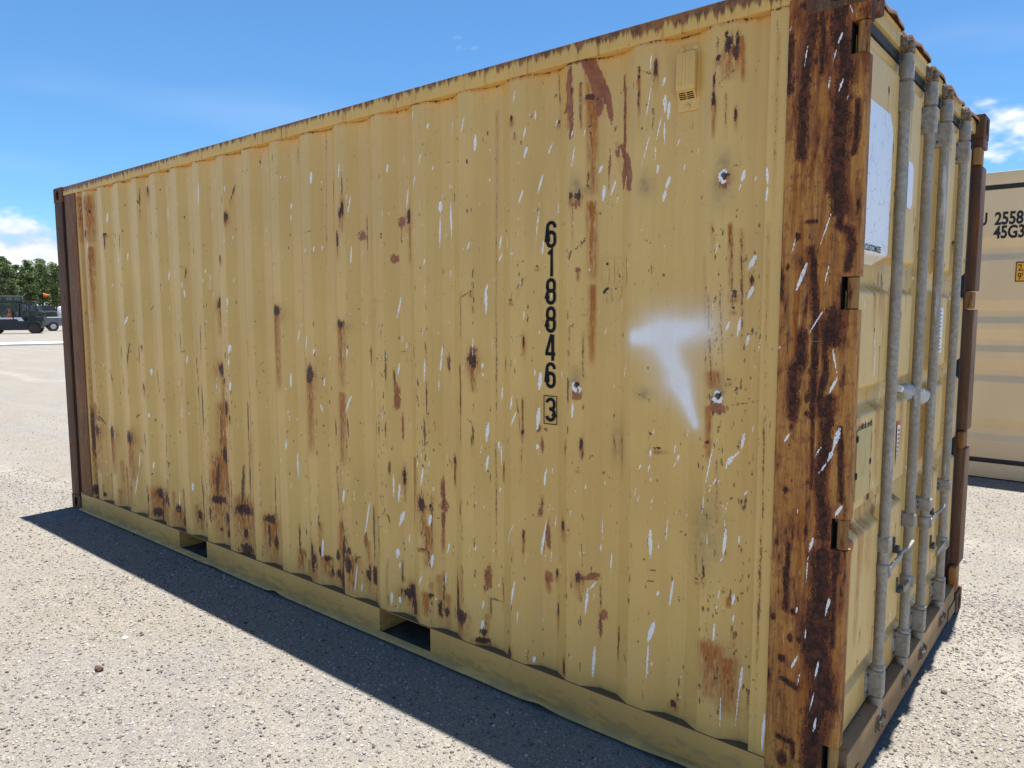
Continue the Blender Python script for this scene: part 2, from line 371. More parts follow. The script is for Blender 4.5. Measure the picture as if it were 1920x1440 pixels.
TRACKS = [(0.12, 0.993, -0.55, 0.16), (0.12, 0.993, -2.0, 0.16), (-0.16, 0.987, 1.2, 0.22), (0.30, 0.954, 2.9, 0.22), (0.02, 1.0, 4.6, 0.3), (0.93, 0.37, 7.1, 0.16)]
def groundmat():
    m, t = newmat('crushed_gravel'); P = t.pos(); xy = t.vm('MULTIPLY', P, (1, 1, 0))
    v1 = t.n('ShaderNodeTexVoronoi', feature='F1'); t.put(v1.inputs['Vector'], xy); v1.inputs['Scale'].default_value = 260
    v2 = t.n('ShaderNodeTexVoronoi', feature='F1'); t.put(v2.inputs['Vector'], t.vm('ADD', xy, (3.3, 1.7, 0))); v2.inputs['Scale'].default_value = 150
    r1 = t.sep(v1.outputs['Color'])[0]; r2 = t.sep(v2.outputs['Color'])[1]
    fine = t.noise(xy, 260, 3, 0.75); big = t.noise(xy, 0.55, 2, 0.6); mid = t.noise(xy, 4.5, 3, 0.6)
    track = t.noise(t.vm('MULTIPLY', xy, (0.25, 1.6, 1)), 1.0, 2, 0.55)
    tone = t.mix(t.step(big, 0.36, 0.64), (0.198, 0.188, 0.174), (0.217, 0.195, 0.160))
    tone = t.mix(t.m('MULTIPLY', t.step(mid, 0.40, 0.66), 0.75), tone, (0.245, 0.221, 0.188))
    tone = t.mix(t.m('MULTIPLY', t.step(track, 0.48, 0.66), 0.45), tone, (0.262, 0.243, 0.214))
    blot = t.noise(t.vm('MULTIPLY', xy, (1.6, 3.2, 1)), 1.0, 5, 0.7)
    tone = t.mix(t.m('MULTIPLY', t.step(blot, 0.47, 0.66), 0.45), tone, (0.215, 0.200, 0.180))
    # wheel tracks worn across the yard
    sx_ = t.sep(xy); wob_ = t.m('MULTIPLY', t.noise(xy, 0.35, 1, 0.5), 1.6)
    for a_, b_, c_, wd_ in TRACKS:
        q = t.m('ABSOLUTE', t.m('SUBTRACT', t.m('ADD', t.m('ADD', t.m('MULTIPLY', sx_[0], a_), t.m('MULTIPLY', sx_[1], b_)), wob_), c_))
        k_ = t.m('MULTIPLY', t.m('SUBTRACT', 1.0, t.step(q, wd_*0.5, wd_)), t.lin(mid, 0.3, 0.7, 0.15, 0.75))
        tone = t.mix(t.m('MULTIPLY', k_, 0.6), tone, (0.355, 0.326, 0.282))
    c = t.mix(t.m('MULTIPLY', t.step(r1, 0.35, 0.95), 0.50), tone, (0.107, 0.100, 0.090))
    c = t.mix(t.m('MULTIPLY', t.step(r2, 0.80, 0.93), 0.65), c, (0.316, 0.307, 0.282))
    c = t.mix(t.m('MULTIPLY', t.step(r1, 0.93, 0.97), 0.7), c, (0.034, 0.031, 0.031))
    c = t.mix(t.m('MULTIPLY', t.step(fine, 0.56, 0.74), 0.42), c, (0.079, 0.073, 0.067))
    h = t.m('ADD', t.m('MULTIPLY', v1.outputs['Distance'], -0.7), t.m('MULTIPLY', fine, 0.8))
    t.out(c, 0.95, 0, t.bump(h, 0.6, 0.006), 0.1); return m
M_ground = groundmat()
def stonemat():
    m, t = newmat('loose_stone'); a = t.n('ShaderNodeAttribute', attribute_name='tint')
    n = t.noise(t.pos(), 120, 3, 0.6)
    c = t.vm('MULTIPLY', a.outputs['Color'], t.n('ShaderNodeCombineXYZ').outputs[0])
    k = t.lin(n, 0.3, 0.7, 0.75, 1.15)
    for i in range(3): t.put(c.node.inputs[1].links[0].from_node.inputs[i], k)
    t.out(c, 0.9, 0, None, 0.15); return m
M_stone = stonemat()

# ------------------------------------------------------------------ ground
L_, W_, H_ = 6.058, 2.28, 2.591
rng = np.random.default_rng(7)
random.seed(4)
gm = MB()
R_ = 1600.0
gm.add([(-R_, -R_, 0), (R_, -R_, 0), (R_, R_, 0), (-R_, R_, 0)], [(0, 1, 2, 3)])
tag(gm.obj('ground', M_ground, None, False), kind='structure')

def stones(n, boxes, smin, smax):
    ico = np.array([(0, 0, 1), (.894, 0, .447), (.276, .851, .447), (-.724, .526, .447), (-.724, -.526, .447), (.276, -.851, .447), (.5, .7, -.4), (-.6, .6, -.4), (-.6, -.6, -.4), (.5, -.7, -.4)])
    tri = [(0, 1, 2), (0, 2, 3), (0, 3, 4), (0, 4, 5), (0, 5, 1), (1, 6, 2), (2, 7, 3), (3, 8, 4), (4, 9, 5), (5, 9, 1), (1, 9, 6), (2, 6, 7), (3, 7, 8), (4, 8, 9)]
    tri = np.array(tri)
    pts = []
    wts = np.array([b[4] for b in boxes], float); wts /= wts.sum()
    for b, k in zip(boxes, rng.multinomial(n, wts)):
        pts.append(np.stack([rng.uniform(b[0], b[1], k), rng.uniform(b[2], b[3], k)], 1))
    p = np.concatenate(pts)
    keep = ~((p[:, 0] > -0.03) & (p[:, 0] < L_+0.02) & (p[:, 1] > -0.03) & (p[:, 1] < W_))
    p = p[keep]; n = len(p)
    s = smin*(smax/smin)**(rng.uniform(0, 1, n)**2.2)
    ang = rng.uniform(0, 6.283, n)
    v = ico[None]*rng.uniform(0.65, 1.25, (n, 10, 1))*np.stack([rng.uniform(.7, 1.3, n), rng.uniform(.7, 1.3, n), rng.uniform(.45, .8, n)], 1)[:, None]
    c, q = np.cos(ang)[:, None], np.sin(ang)[:, None]
    X = v[..., 0]*c-v[..., 1]*q; Y = v[..., 0]*q+v[..., 1]*c
    V = np.stack([X, Y, v[..., 2]], -1)*s[:, None, None]
    V[..., 0] += p[:, 0:1]; V[..., 1] += p[:, 1:2]; V[..., 2] += (s*0.15)[:, None]
    F = (tri[None]+(np.arange(n)*10)[:, None, None]).reshape(-1, 3)
    me = bpy.data.meshes.new('gravel'); me.vertices.add(n*10); me.vertices.foreach_set('co', V.astype(np.float32).ravel())
    me.loops.add(F.size); me.loops.foreach_set('vertex_index', F.astype(np.int32).ravel())
    me.polygons.add(len(F)); me.polygons.foreach_set('loop_start', np.arange(0, F.size, 3, dtype=np.int32)); me.update(calc_edges=True)
    br = rng.choice([0.065, 0.135, 0.21, 0.275, 0.37], n, p=[.06, .18, .32, .29, .15])*rng.uniform(.85, 1.15, n)
    wm_ = rng.uniform(0, 1, n)
    colr = np.stack([br*1.03, br*(0.93+0.05*wm_), br*(0.80+0.18*wm_), np.ones(n)], 1)
    ca = me.color_attributes.new('tint', 'FLOAT_COLOR', 'POINT'); ca.data.foreach_set('color', np.repeat(colr, 10, 0).astype(np.float32).ravel())
    me.materials.append(M_stone)
    return link(bpy.data.objects.new('gravel', me))
g = stones(62000, [(2.0, 6.2, -1.9, 0.0, 5), (-2.0, 2.2, -1.0, 0.3, 2.4), (-7, -1.0, -1.5, 2.5, 1.2), (6.03, 6.9, 0.2, 2.6, 2.2), (5.4, 7.2, 2.3, 6.3, 1.8)], 0.0026, 0.0095)
tag(g, 'loose pale gravel covering the yard around the container', 'gravel', kind='stuff')

def rock(name, loc, size, col, label, seed):
    b = bmesh.new(); bmesh.ops.create_icosphere(b, subdivisions=2, radius=1.0); r = random.Random(seed)
    off = [Vector((r.uniform(-1, 1), r.uniform(-1, 1), r.uniform(-1, 1))).normalized() for _ in range(9)]
    for v in b.verts:
        k = 1.0
        for o in off: k = min(k, 0.72/max(0.2, v.co.normalized().dot(o)) if v.co.normalized().dot(o) > 0.5 else k)
        v.co = Vector((v.co.x*size[0], v.co.y*size[1], v.co.z*size[2]))*k
    m = MB().bm(b); o = m.obj(name, simple(name+'_surface', col, 0.9, 0, 0.25, 60, 0.6), None, False)
    o.location = (loc[0], loc[1], size[2]*0.45); o.rotation_euler = (0, 0, r.uniform(0, 6))
    return tag(o, label, 'rock')
rock('rock', (3.185, -1.032), (0.026, 0.020, 0.020), (0.13, 0.085, 0.065), 'dark brown lump of rock on the sunlit gravel', 2)
rock('rock', (2.932, -0.809), (0.018, 0.014, 0.009), (0.75, 0.70, 0.62), 'flat white stone chip lying on the gravel', 5)
rock('rock', (3.419, -0.864), (0.012, 0.009, 0.008), (0.10, 0.08, 0.07), 'small dark pebble right of the brown rock', 8)
rock('rock', (6.163, 1.169), (0.014, 0.012, 0.010), (0.09, 0.085, 0.08), 'dark pebble on the gravel beside the door end', 11)

# ------------------------------------------------------------------ container: the long side
cont = tag(empty('shipping_container'), 'rust-streaked mustard yellow shipping container with black number 618846 3 and white T', 'container')
PW = 0.2815
def wally(x):
    x = np.asarray(x, float); u = np.abs(((x-3.373+PW/2) % PW)-PW/2)
    y = 0.010+0.036*np.clip((u-0.036)/0.0685, 0, 1)
    return np.where((x < 0.45) | (x > 5.77), 0.010, y)
def wallys(x):
    k = np.linspace(-0.003, 0.003, 7); x = np.asarray(x, float)
    return sum(wally(x+d_) for d_ in k)/7

class Wear:
    def __init__(s, X, Z):
        s.X, s.Z = X, Z; s.A = np.zeros((len(Z), len(X), 4)); s.B = np.zeros((len(Z), len(X), 4)); s.C = np.zeros((len(Z), len(X), 4))
    def win(s, x0, x1, z0, z1):
        i0, i1 = np.searchsorted(s.X, [x0, x1]); j0, j1 = np.searchsorted(s.Z, [z0, z1])
        if i1 <= i0 or j1 <= j0: return None
        return slice(j0, j1), slice(i0, i1), s.X[None, i0:i1], s.Z[j0:j1, None]
    def ch(s, c): return (s.A if c < 4 else s.B)[..., c % 4]
    def line(s, c, x0, z0, x1, z1, wd, f=0.005, taper=True, gain=1.0):
        g = wd/2+2*f
        r = s.win(min(x0, x1)-g, max(x0, x1)+g, min(z0, z1)-g, max(z0, z1)+g)
        if r is None: return
        a, b, px, pz = r; dx, dz_ = x1-x0, z1-z0; q = max(dx*dx+dz_*dz_, 1e-9)
        tt = np.clip(((px-x0)*dx+(pz-z0)*dz_)/q, 0, 1); dd = np.hypot(px-x0-tt*dx, pz-z0-tt*dz_)
        hw = wd/2*(0.02+0.98*np.sin(np.pi*np.clip(tt, 0, 1)**0.85)**0.9 if taper else 1.0)
        v = np.clip(0.5+(hw-dd)/(2*f), 0, 1)*gain; ch = s.ch(c); ch[a, b] = np.maximum(ch[a, b], v)
    def ell(s, c, x, z, rx, rz, f=0.007, gain=1.0):
        r = s.win(x-rx-2*f, x+rx+2*f, z-rz-2*f, z+rz+2*f)
        if r is None: return
        a, b, px, pz = r; k = np.hypot((px-x)/max(rx, 1e-4), (pz-z)/max(rz, 1e-4))
        v = np.clip(0.5-(k-1)*min(rx, rz)/(2*f), 0, 1)*gain; ch = s.ch(c); ch[a, b] = np.maximum(ch[a, b], v)
    def soft(s, c, x, z, rx, rz, gain=1.0):
        r = s.win(x-2*rx, x+2*rx, z-2*rz, z+2*rz)
        if r is None: return
        a, b, px, pz = r; v = np.exp(-((px-x)/rx)**2-((pz-z)/rz)**2)*gain; ch = s.ch(c); ch[a, b] = np.maximum(ch[a, b], v)
    def run(s, x0, z0, x1, z1, wd, gain=0.95):
        g = wd*0.9
        r = s.win(min(x0, x1)-g, max(x0, x1)+g, min(z0, z1)-g, max(z0, z1)+g)
        if r is None: return
        a, b, px, pz = r; q = max((x1-x0)**2+(z1-z0)**2, 1e-9)
        tr = ((px-x0)*(x1-x0)+(pz-z0)*(z1-z0))/q; tt = np.clip(tr, 0, 1)
        dd = np.hypot(px-x0-tt*(x1-x0), pz-z0-tt*(z1-z0))
        v = np.exp(-(dd/(wd*0.46))**3)*np.clip(1+tr*np.sqrt(q)/(wd*0.35), 0, 1)*(1-0.55*tt)*gain*np.clip(1-(tr-0.85)/0.15, 0, 1)
        ch = s.ch(1); ch[a, b] = np.maximum(ch[a, b], v)
    def poly(s, c, pts, f=0.006):
        xs, zs = [p[0] for p in pts], [p[1] for p in pts]
        r = s.win(min(xs)-2*f, max(xs)+2*f, min(zs)-2*f, max(zs)+2*f)
        if r is None: return
        a, b, px, pz = r; ins = np.zeros(np.broadcast(px, pz).shape, bool); dm = np.full(ins.shape, 9.0)
        for (x0, z0), (x1, z1) in zip(pts, pts[1:]+pts[:1]):
            cnd = ((z0 > pz) != (z1 > pz)); xi = (x1-x0)*(pz-z0)/((z1-z0) or 1e-9)+x0; ins ^= cnd & (px < xi)
            tt = np.clip(((px-x0)*(x1-x0)+(pz-z0)*(z1-z0))/max((x1-x0)**2+(z1-z0)**2, 1e-9), 0, 1)
            dm = np.minimum(dm, np.hypot(px-x0-tt*(x1-x0), pz-z0-tt*(z1-z0)))
        v = np.clip(0.5+np.where(ins, dm, -dm)/(2*f), 0, 1); ch = s.ch(c); ch[a, b] = np.maximum(ch[a, b], v)
SCARS = [(5.066, 1.334, 1), (5.634, 1.334, 1), (5.061, 2.038, 0), (5.636, 2.048, 1)]
rows = lambda s_: [[float(q) for q in r.split(',')] for r in s_.split(';') if r]

SEAMS = [0.402, 1.373, 2.566, 3.545, 4.676, 5.834]
X = np.concatenate([np.arange(0.402, 3.0, 0.005), np.arange(3.0, 5.834, 0.0032), [5.834]])
for sx_ in SEAMS: X[np.argmin(np.abs(X-sx_))] = sx_
Z = np.arange(0.148, 2.5301, 0.006)
wr = Wear(X, Z)
DIRT = """5.633,1.39,0.032,0.036;5.069,1.383,0.023,0.022;5.357,1.32,0.034,0.024;5.63,2.025,0.033,0.067;5.353,2.048,0.033,0.043;5.087,2.052,0.037,0.026;5.604,0.852,0.076,0.14;5.236,1.127,0.034,0.079;5.659,0.399,0.066,0.134"""
WHITE = """0.916,2.333,0.907,2.246,0.03;1.088,2.432,0.976,2.373,0.011;0.587,2.165,0.55,2.026,0.025;0.33,2.062,0.308,1.994,0.017;1.807,2.309,1.801,2.206,0.021;2.283,2.39,2.263,2.246,0.025;2.576,2.353,2.569,2.302,0.01;2.413,2.419,2.405,2.375,0.01;1.118,2.019,1.103,1.945,0.017;1.208,2.031,1.196,1.97,0.021;1.726,1.996,1.722,1.953,0.011;1.787,1.883,1.778,1.803,0.02;1.945,1.879,1.846,1.751,0.018;2.013,1.807,2.009,1.747,0.015;2.021,1.761,2.028,1.698,0.023;1.781,1.679,1.769,1.577,0.011;2.559,2.041,2.548,2.01,0.012;2.373,2.221,2.359,2.176,0.011;2.308,1.877,2.298,1.843,0.016;2.288,1.82,2.284,1.776,0.011;2.335,1.863,2.324,1.722,0.012;2.348,1.735,2.342,1.667,0.01;2.567,1.695,2.564,1.662,0.014;2.565,1.633,2.556,1.6,0.014;2.611,1.814,2.604,1.776,0.009;1.186,1.582,1.146,1.511,0.026;0.926,1.833,0.916,1.78,0.013;2.54,1.547,2.528,1.521,0.009;1.173,2.566,1.175,2.528,0.029;4.185,2.492,4.174,2.447,0.009;4.27,2.433,4.266,2.4,0.013;4.494,2.418,4.469,2.351,0.006;4.55,2.343,4.545,2.265,0.017;4.82,2.328,4.808,2.277,0.011;4.825,2.254,4.811,2.202,0.014;4.766,2.47,4.759,2.427,0.004;3.417,2.327,3.414,2.258,0.022;3.654,2.335,3.643,2.26,0.015;3.995,2.291,3.99,2.247,0.016;4.288,2.249,4.284,2.222,0.007;4.195,2.219,4.169,2.147,0.009;4.108,2.181,4.091,2.065,0.011;3.193,2.188,3.187,2.156,0.014;3.19,2.134,3.186,2.083,0.01;3.72,2.184,3.698,2.068,0.009;4.316,2.096,4.315,2.039,0.026;4.315,2.039,4.311,1.877,0.01;4.375,2.088,4.379,1.916,0.015;4.379,1.916,4.377,1.88,0.005;4.808,2.089,4.783,2.032,0.013;4.602,2.165,4.6,2.145,0.006;4.566,2.065,4.563,2.051,0.006;4.521,1.905,4.503,1.868,0.011;4.665,1.927,4.652,1.86,0.012;4.67,1.85,4.65,1.82,0.011;4.181,1.986,4.169,1.945,0.009;3.718,1.941,3.712,1.833,0.011;3.463,1.956,3.461,1.921,0.011;3.422,1.95,3.418,1.915,0.014;3.357,1.946,3.348,1.904,0.009;4.248,1.848,4.241,1.818,0.009;3.468,2.277,3.466,2.253,0.007;3.164,2.338,3.162,2.324,0.009;3.141,2.335,3.138,2.317,0.009;4.05,1.691,4.025,1.575,0.013;4.586,1.711,4.587,1.596,0.017;3.236,1.516,3.209,1.444,0.018;3.35,1.488,3.323,1.36,0.017;3.412,1.424,3.401,1.389,0.021;2.575,1.423,2.556,1.364,0.038;2.559,1.334,2.547,1.293,0.022;2.565,1.199,2.55,1.138,0.03;2.565,1.699,2.559,1.625,0.017;3.165,1.284,3.162,1.188,0.017;3.116,1.194,3.183,1.186,0.006;3.458,1.268,3.456,1.216,0.015;3.687,1.433,3.681,1.387,0.019;3.705,1.196,3.661,1.104,0.02;3.129,0.914,3.123,0.848,0.02;3.043,1.003,2.992,0.899,0.011;3.189,0.851,3.182,0.734,0.011;3.435,1.136,3.447,1.079,0.013;4.06,1.513,4.049,1.458,0.006;4.088,1.471,4.079,1.436,0.009;4.036,1.379,4.026,1.308,0.012;4.239,1.405,4.234,1.291,0.011;4.319,1.462,4.309,1.331,0.01;4.304,1.324,4.301,1.241,0.006;4.594,1.147,4.585,1.053,0.02;4.646,1.066,4.649,1.023,0.011;4.593,1.002,4.583,0.929,0.016;4.658,1.053,4.663,0.946,0.007;4.669,1.301,4.664,1.23,0.009;4.575,1.399,4.57,1.374,0.013;4.572,1.353,4.574,1.332,0.008;4.221,0.899,4.202,0.81,0.017;4.188,0.926,4.169,0.887,0.011;3.999,0.842,3.998,0.728,0.009;4.029,0.794,4.019,0.696,0.014;3.792,0.668,3.756,0.521,0.015;4.045,0.661,4.023,0.585,0.026;4.265,0.686,4.254,0.635,0.02;3.639,0.707,3.622,0.635,0.02;4.277,0.819,4.272,0.796,0.009;4.658,0.873,4.648,0.846,0.007;2.024,0.503,2.018,0.448,0.029;3.981,1.438,3.973,1.37,0.007;4.537,1.512,4.532,1.416,0.005;1.454,0.91,1.447,0.878,0.045;1.22,0.602,1.201,0.462,0.02;1.199,0.462,1.158,0.258,0.022;1.47,0.572,1.461,0.512,0.034;2.025,0.501,2.02,0.438,0.033;1.954,0.999,1.939,0.917,0.015;0.704,0.799,0.681,0.701,0.016;1.792,0.427,1.776,0.256,0.014;2.022,0.967,2.02,0.941,0.011;2.241,0.467,2.232,0.444,0.014;2.313,0.721,2.3,0.649,0.008;0.637,0.463,0.633,0.437,0.014;4.221,0.9,4.203,0.823,0.015;4.027,0.795,4.019,0.693,0.014;4.001,0.822,3.998,0.716,0.01;3.794,0.67,3.747,0.473,0.017;4.051,0.659,4.019,0.582,0.024;4.011,0.47,4.004,0.419,0.033;4.261,0.687,4.254,0.632,0.022;4.268,0.503,4.262,0.431,0.019;4.084,0.555,4.077,0.504,0.011;4.021,0.404,4.018,0.37,0.012;4.351,0.564,4.331,0.505,0.009;4.205,0.387,4.168,0.32,0.014;4.328,0.426,4.319,0.349,0.009;3.427,0.41,3.42,0.295,0.021;3.712,0.331,3.692,0.161,0.011;3.732,0.231,3.729,0.178,0.012;3.981,0.254,3.98,0.182,0.019;4.018,0.232,4.017,0.194,0.022;3.632,0.707,3.62,0.639,0.021;3.19,0.805,3.185,0.683,0.01;4.282,0.294,4.28,0.282,0.013;4.541,0.6,4.538,0.573,0.008;4.269,0.506,4.262,0.434,0.016;4.346,0.562,4.335,0.509,0.009;4.541,0.595,4.539,0.573,0.007;4.619,0.592,4.614,0.572,0.008;4.765,0.5,4.736,0.361,0.015;4.781,0.374,4.776,0.308,0.009;4.569,0.267,4.564,0.221,0.02;4.646,0.446,4.644,0.423,0.01;4.57,0.358,4.565,0.312,0.012;4.893,0.736,4.876,0.615,0.016;4.733,0.699,4.709,0.633,0.008;5.121,0.554,5.111,0.433,0.014;5.15,0.577,5.125,0.541,0.01;5.147,0.322,5.139,0.172,0.016;4.855,0.19,4.85,0.157,0.019;5.389,0.838,5.391,0.721,0.018;5.673,0.892,5.666,0.788,0.015;5.666,0.788,5.656,0.772,0.008;5.468,0.656,5.455,0.548,0.013;5.418,0.608,5.415,0.586,0.014;5.407,0.492,5.388,0.408,0.025;5.39,0.408,5.387,0.28,0.01;5.404,0.339,5.402,0.32,0.011;5.702,0.667,5.697,0.623,0.012;5.701,0.594,5.699,0.564,0.008;5.644,0.556,5.641,0.484,0.01;5.711,0.872,5.711,0.834,0.008;5.73,0.415,5.719,0.254,0.008;5.207,0.702,5.205,0.607,0.005;5.163,0.729,5.161,0.683,0.007;5.651,0.622,5.648,0.604,0.004;5.37,2.483,5.362,2.419,0.006;5.412,2.402,5.404,2.364,0.01;5.413,2.343,5.413,2.281,0.016;5.427,2.324,5.422,2.253,0.013;5.412,2.254,5.414,2.167,0.008;5.406,2.282,5.385,2.173,0.004;5.464,2.199,5.451,2.169,0.006;4.942,2.345,4.932,2.316,0.012;5.055,2.223,5.037,2.135,0.008;5.044,2.282,5.036,2.246,0.008;5.157,2.143,5.144,2.113,0.014;5.164,2.075,5.16,2.009,0.018;5.213,2.087,5.188,2.028,0.014;4.881,2.148,4.862,2.07,0.012;5.372,2.232,5.333,2.1,0.005;5.396,2.114,5.394,2.08,0.011;5.433,2.073,5.418,2.023,0.015;5.42,2.027,5.412,1.984,0.015;5.485,2.112,5.474,2.074,0.006;5.699,2.063,5.69,2.02,0.016;5.69,2.02,5.682,1.986,0.006;5.776,2.059,5.782,2,0.013;5.782,2,5.777,1.948,0.01;4.853,2.385,4.852,2.349,0.008;4.919,2.259,4.896,2.199,0.004;5.374,2.399,5.345,2.243,0.003;5.731,2.044,5.726,2.019,0.003;4.767,2.47,4.757,2.426,0.004;4.853,2.386,4.853,2.348,0.008;4.82,2.327,4.807,2.283,0.007;4.835,2.381,4.831,2.36,0.005;4.495,2.418,4.471,2.352,0.006;4.602,2.165,4.601,2.145,0.008;4.913,2.178,4.909,2.168,0.004;4.926,2.261,4.897,2.201,0.004;5.368,2.483,5.363,2.418,0.006;4.522,1.906,4.503,1.866,0.008;4.665,1.925,4.653,1.862,0.011;4.67,1.85,4.653,1.819,0.009;4.884,1.895,4.878,1.829,0.01;4.594,1.729,4.583,1.685,0.012;4.584,1.681,4.589,1.596,0.009;4.815,1.618,4.81,1.575,0.007;4.37,1.798,4.373,1.758,0.007;4.249,1.846,4.244,1.819,0.008;4.784,1.988,4.782,1.971,0.004;4.955,2.028,4.953,1.965,0.005;4.869,2.035,4.853,1.858,0.006;4.754,1.849,4.749,1.836,0.005;4.483,1.882,4.48,1.867,0.005;4.321,1.467,4.313,1.393,0.01;4.312,1.393,4.306,1.329,0.005;4.3,1.52,4.306,1.51,0.007;4.576,1.397,4.57,1.37,0.011;4.575,1.357,4.573,1.329,0.006;4.671,1.3,4.664,1.228,0.008;4.751,1.271,4.738,1.2,0.014;4.776,1.211,4.738,1.138,0.011;4.875,1.374,4.869,1.295,0.022;4.856,1.388,4.852,1.352,0.007;4.87,1.234,4.861,1.133,0.022;4.595,1.143,4.584,1.058,0.02;5.057,1.269,5.049,1.193,0.006;4.545,1.16,4.541,1.149,0.005;4.772,1.432,4.765,1.396,0.005;5.091,1.326,5.075,1.301,0.011;5.058,1.324,5.067,1.304,0.015;4.983,1.39,4.984,1.352,0.003;4.651,1.07,4.647,1.018,0.01;4.664,1.058,4.661,0.955,0.005;4.593,1.002,4.584,0.927,0.012;4.864,1.081,4.861,1.055,0.018;4.66,0.87,4.65,0.847,0.007;4.902,0.991,4.897,0.957,0.007;4.894,0.972,4.889,0.901,0.016;4.951,0.802,4.942,0.738,0.005;4.9,0.775,4.876,0.623,0.01;4.761,0.742,4.731,0.678,0.006;4.726,0.676,4.705,0.619,0.004;4.261,0.686,4.257,0.636,0.021;4.353,0.567,4.335,0.509,0.008;4.542,0.602,4.539,0.574,0.007;4.621,0.594,4.614,0.575,0.008;4.93,0.991,4.929,0.966,0.004;5.109,0.958,5.109,0.934,0.007;4.864,0.933,4.862,0.923,0.006;4.26,0.94,4.251,0.897,0.006;5.718,1.218,5.71,1.155,0.014;5.707,1.155,5.681,1.123,0.01;5.685,1.136,5.672,1.104,0.023;5.672,1.113,5.667,1.086,0.007;5.483,1.114,5.473,1.087,0.012;5.471,1.087,5.46,1.064,0.006;5.387,1.124,5.386,1.095,0.012;5.386,1.074,5.378,1.032,0.007;5.353,1.07,5.34,1.041,0.008;5.389,1.028,5.388,1.006,0.007;5.639,1.06,5.623,1.026,0.006;5.731,1.022,5.72,1.003,0.01;5.347,0.954,5.334,0.92,0.005;5.431,0.946,5.431,0.924,0.005;5.624,1.169,5.595,1.008,0.007;5.595,1.008,5.588,0.905,0.004;5.442,0.878,5.438,0.788,0.006;5.669,0.919,5.67,0.882,0.005;5.747,1.246,5.741,1.215,0.004;5.166,0.83,5.169,0.71,0.003;5.638,1.195,5.634,1.172,0.003;5.212,0.704,5.205,0.608,0.004;5.417,0.786,5.415,0.756,0.004;5.738,1.795,5.715,1.742,0.022;5.733,1.697,5.715,1.649,0.017;5.668,1.582,5.658,1.544,0.013;5.698,1.596,5.69,1.523,0.012;5.723,1.539,5.717,1.499,0.013;5.838,1.503,5.828,1.498,0.009;5.747,1.246,5.742,1.221,0.004;5.051,1.267,5.046,1.196,0.007;1.181,1.584,1.144,1.508,0.027;1.485,1.229,1.482,1.174,0.043;2.575,1.425,2.558,1.361,0.026;2.026,1.342,2.017,1.27,0.024;2.561,1.332,2.548,1.289,0.019;1.454,0.912,1.445,0.88,0.035;0.525,1.016,0.449,0.848,0.016;1.137,0.947,1.12,0.861,0.013;1.955,1.018,1.945,0.911,0.017;2.561,1.194,2.562,1.141,0.024;2.022,0.967,2.021,0.946,0.016;0.699,0.795,0.696,0.708,0.02;2.35,1.228,2.334,1.073,0.009;0.665,1.227,0.657,1.179,0.016;0.947,1.492,0.938,1.456,0.014;0.537,1.518,0.523,1.476,0.017;1.955,1.601,1.947,1.555,0.011;2.537,1.548,2.531,1.527,0.009;1.738,1.114,1.739,1.102,0.013;5.466,0.659,5.457,0.549,0.01;5.644,0.559,5.642,0.482,0.008;5.701,0.666,5.699,0.628,0.013;5.701,0.596,5.7,0.563,0.008;5.733,0.417,5.728,0.331,0.009;5.724,0.33,5.716,0.194,0.005;5.827,0.3,5.82,0.156,0.016;5.672,0.298,5.671,0.178,0.005;5.659,0.685,5.653,0.628,0.005;5.671,0.625,5.671,0.605,0.004;5.844,2.457,5.834,2.437,0.005;5.891,2.393,5.884,2.332,0.005;5.988,2.407,5.974,2.366,0.009;5.974,2.366,5.963,2.321,0.003;5.958,2.29,5.954,2.25,0.006;5.996,2.278,5.982,2.238,0.008;6.003,2.479,6.017,2.44,0.003;6.011,2.228,6.005,2.211,0.003;5.978,1.905,5.945,1.798,0.004;5.913,1.761,5.882,1.671,0.015;5.876,1.836,5.865,1.781,0.005;5.977,1.754,5.962,1.678,0.003;5.972,1.627,5.917,1.532,0.006;5.921,1.523,5.996,1.527,0.004;5.993,1.512,6.013,1.418,0.007;6.013,1.418,5.986,1.36,0.01;5.837,1.501,5.844,1.5,0.007;6.025,1.269,6.009,1.201,0.019;6.009,1.201,5.994,1.16,0.014;5.994,1.16,5.966,1.116,0.007;5.879,1.238,5.86,1.202,0.009;5.976,1.209,5.954,1.168,0.006;6.041,1.034,6.021,0.996,0.013;5.961,0.921,5.95,0.873,0.012;5.95,0.869,5.945,0.831,0.004;6.017,0.743,6.012,0.709,0.009;5.912,1.001,5.91,0.985,0.004;6.015,0.743,6.006,0.681,0.01;5.929,0.533,5.906,0.478,0.01;5.921,0.691,5.917,0.662,0.008;5.992,0.538,5.982,0.469,0.009;5.983,0.432,5.969,0.356,0.006;5.991,0.35,5.984,0.295,0.009;5.948,0.846,5.943,0.762,0.004;5.937,0.479,5.928,0.423,0.003;5.95,0.629,5.947,0.576,0.005"""
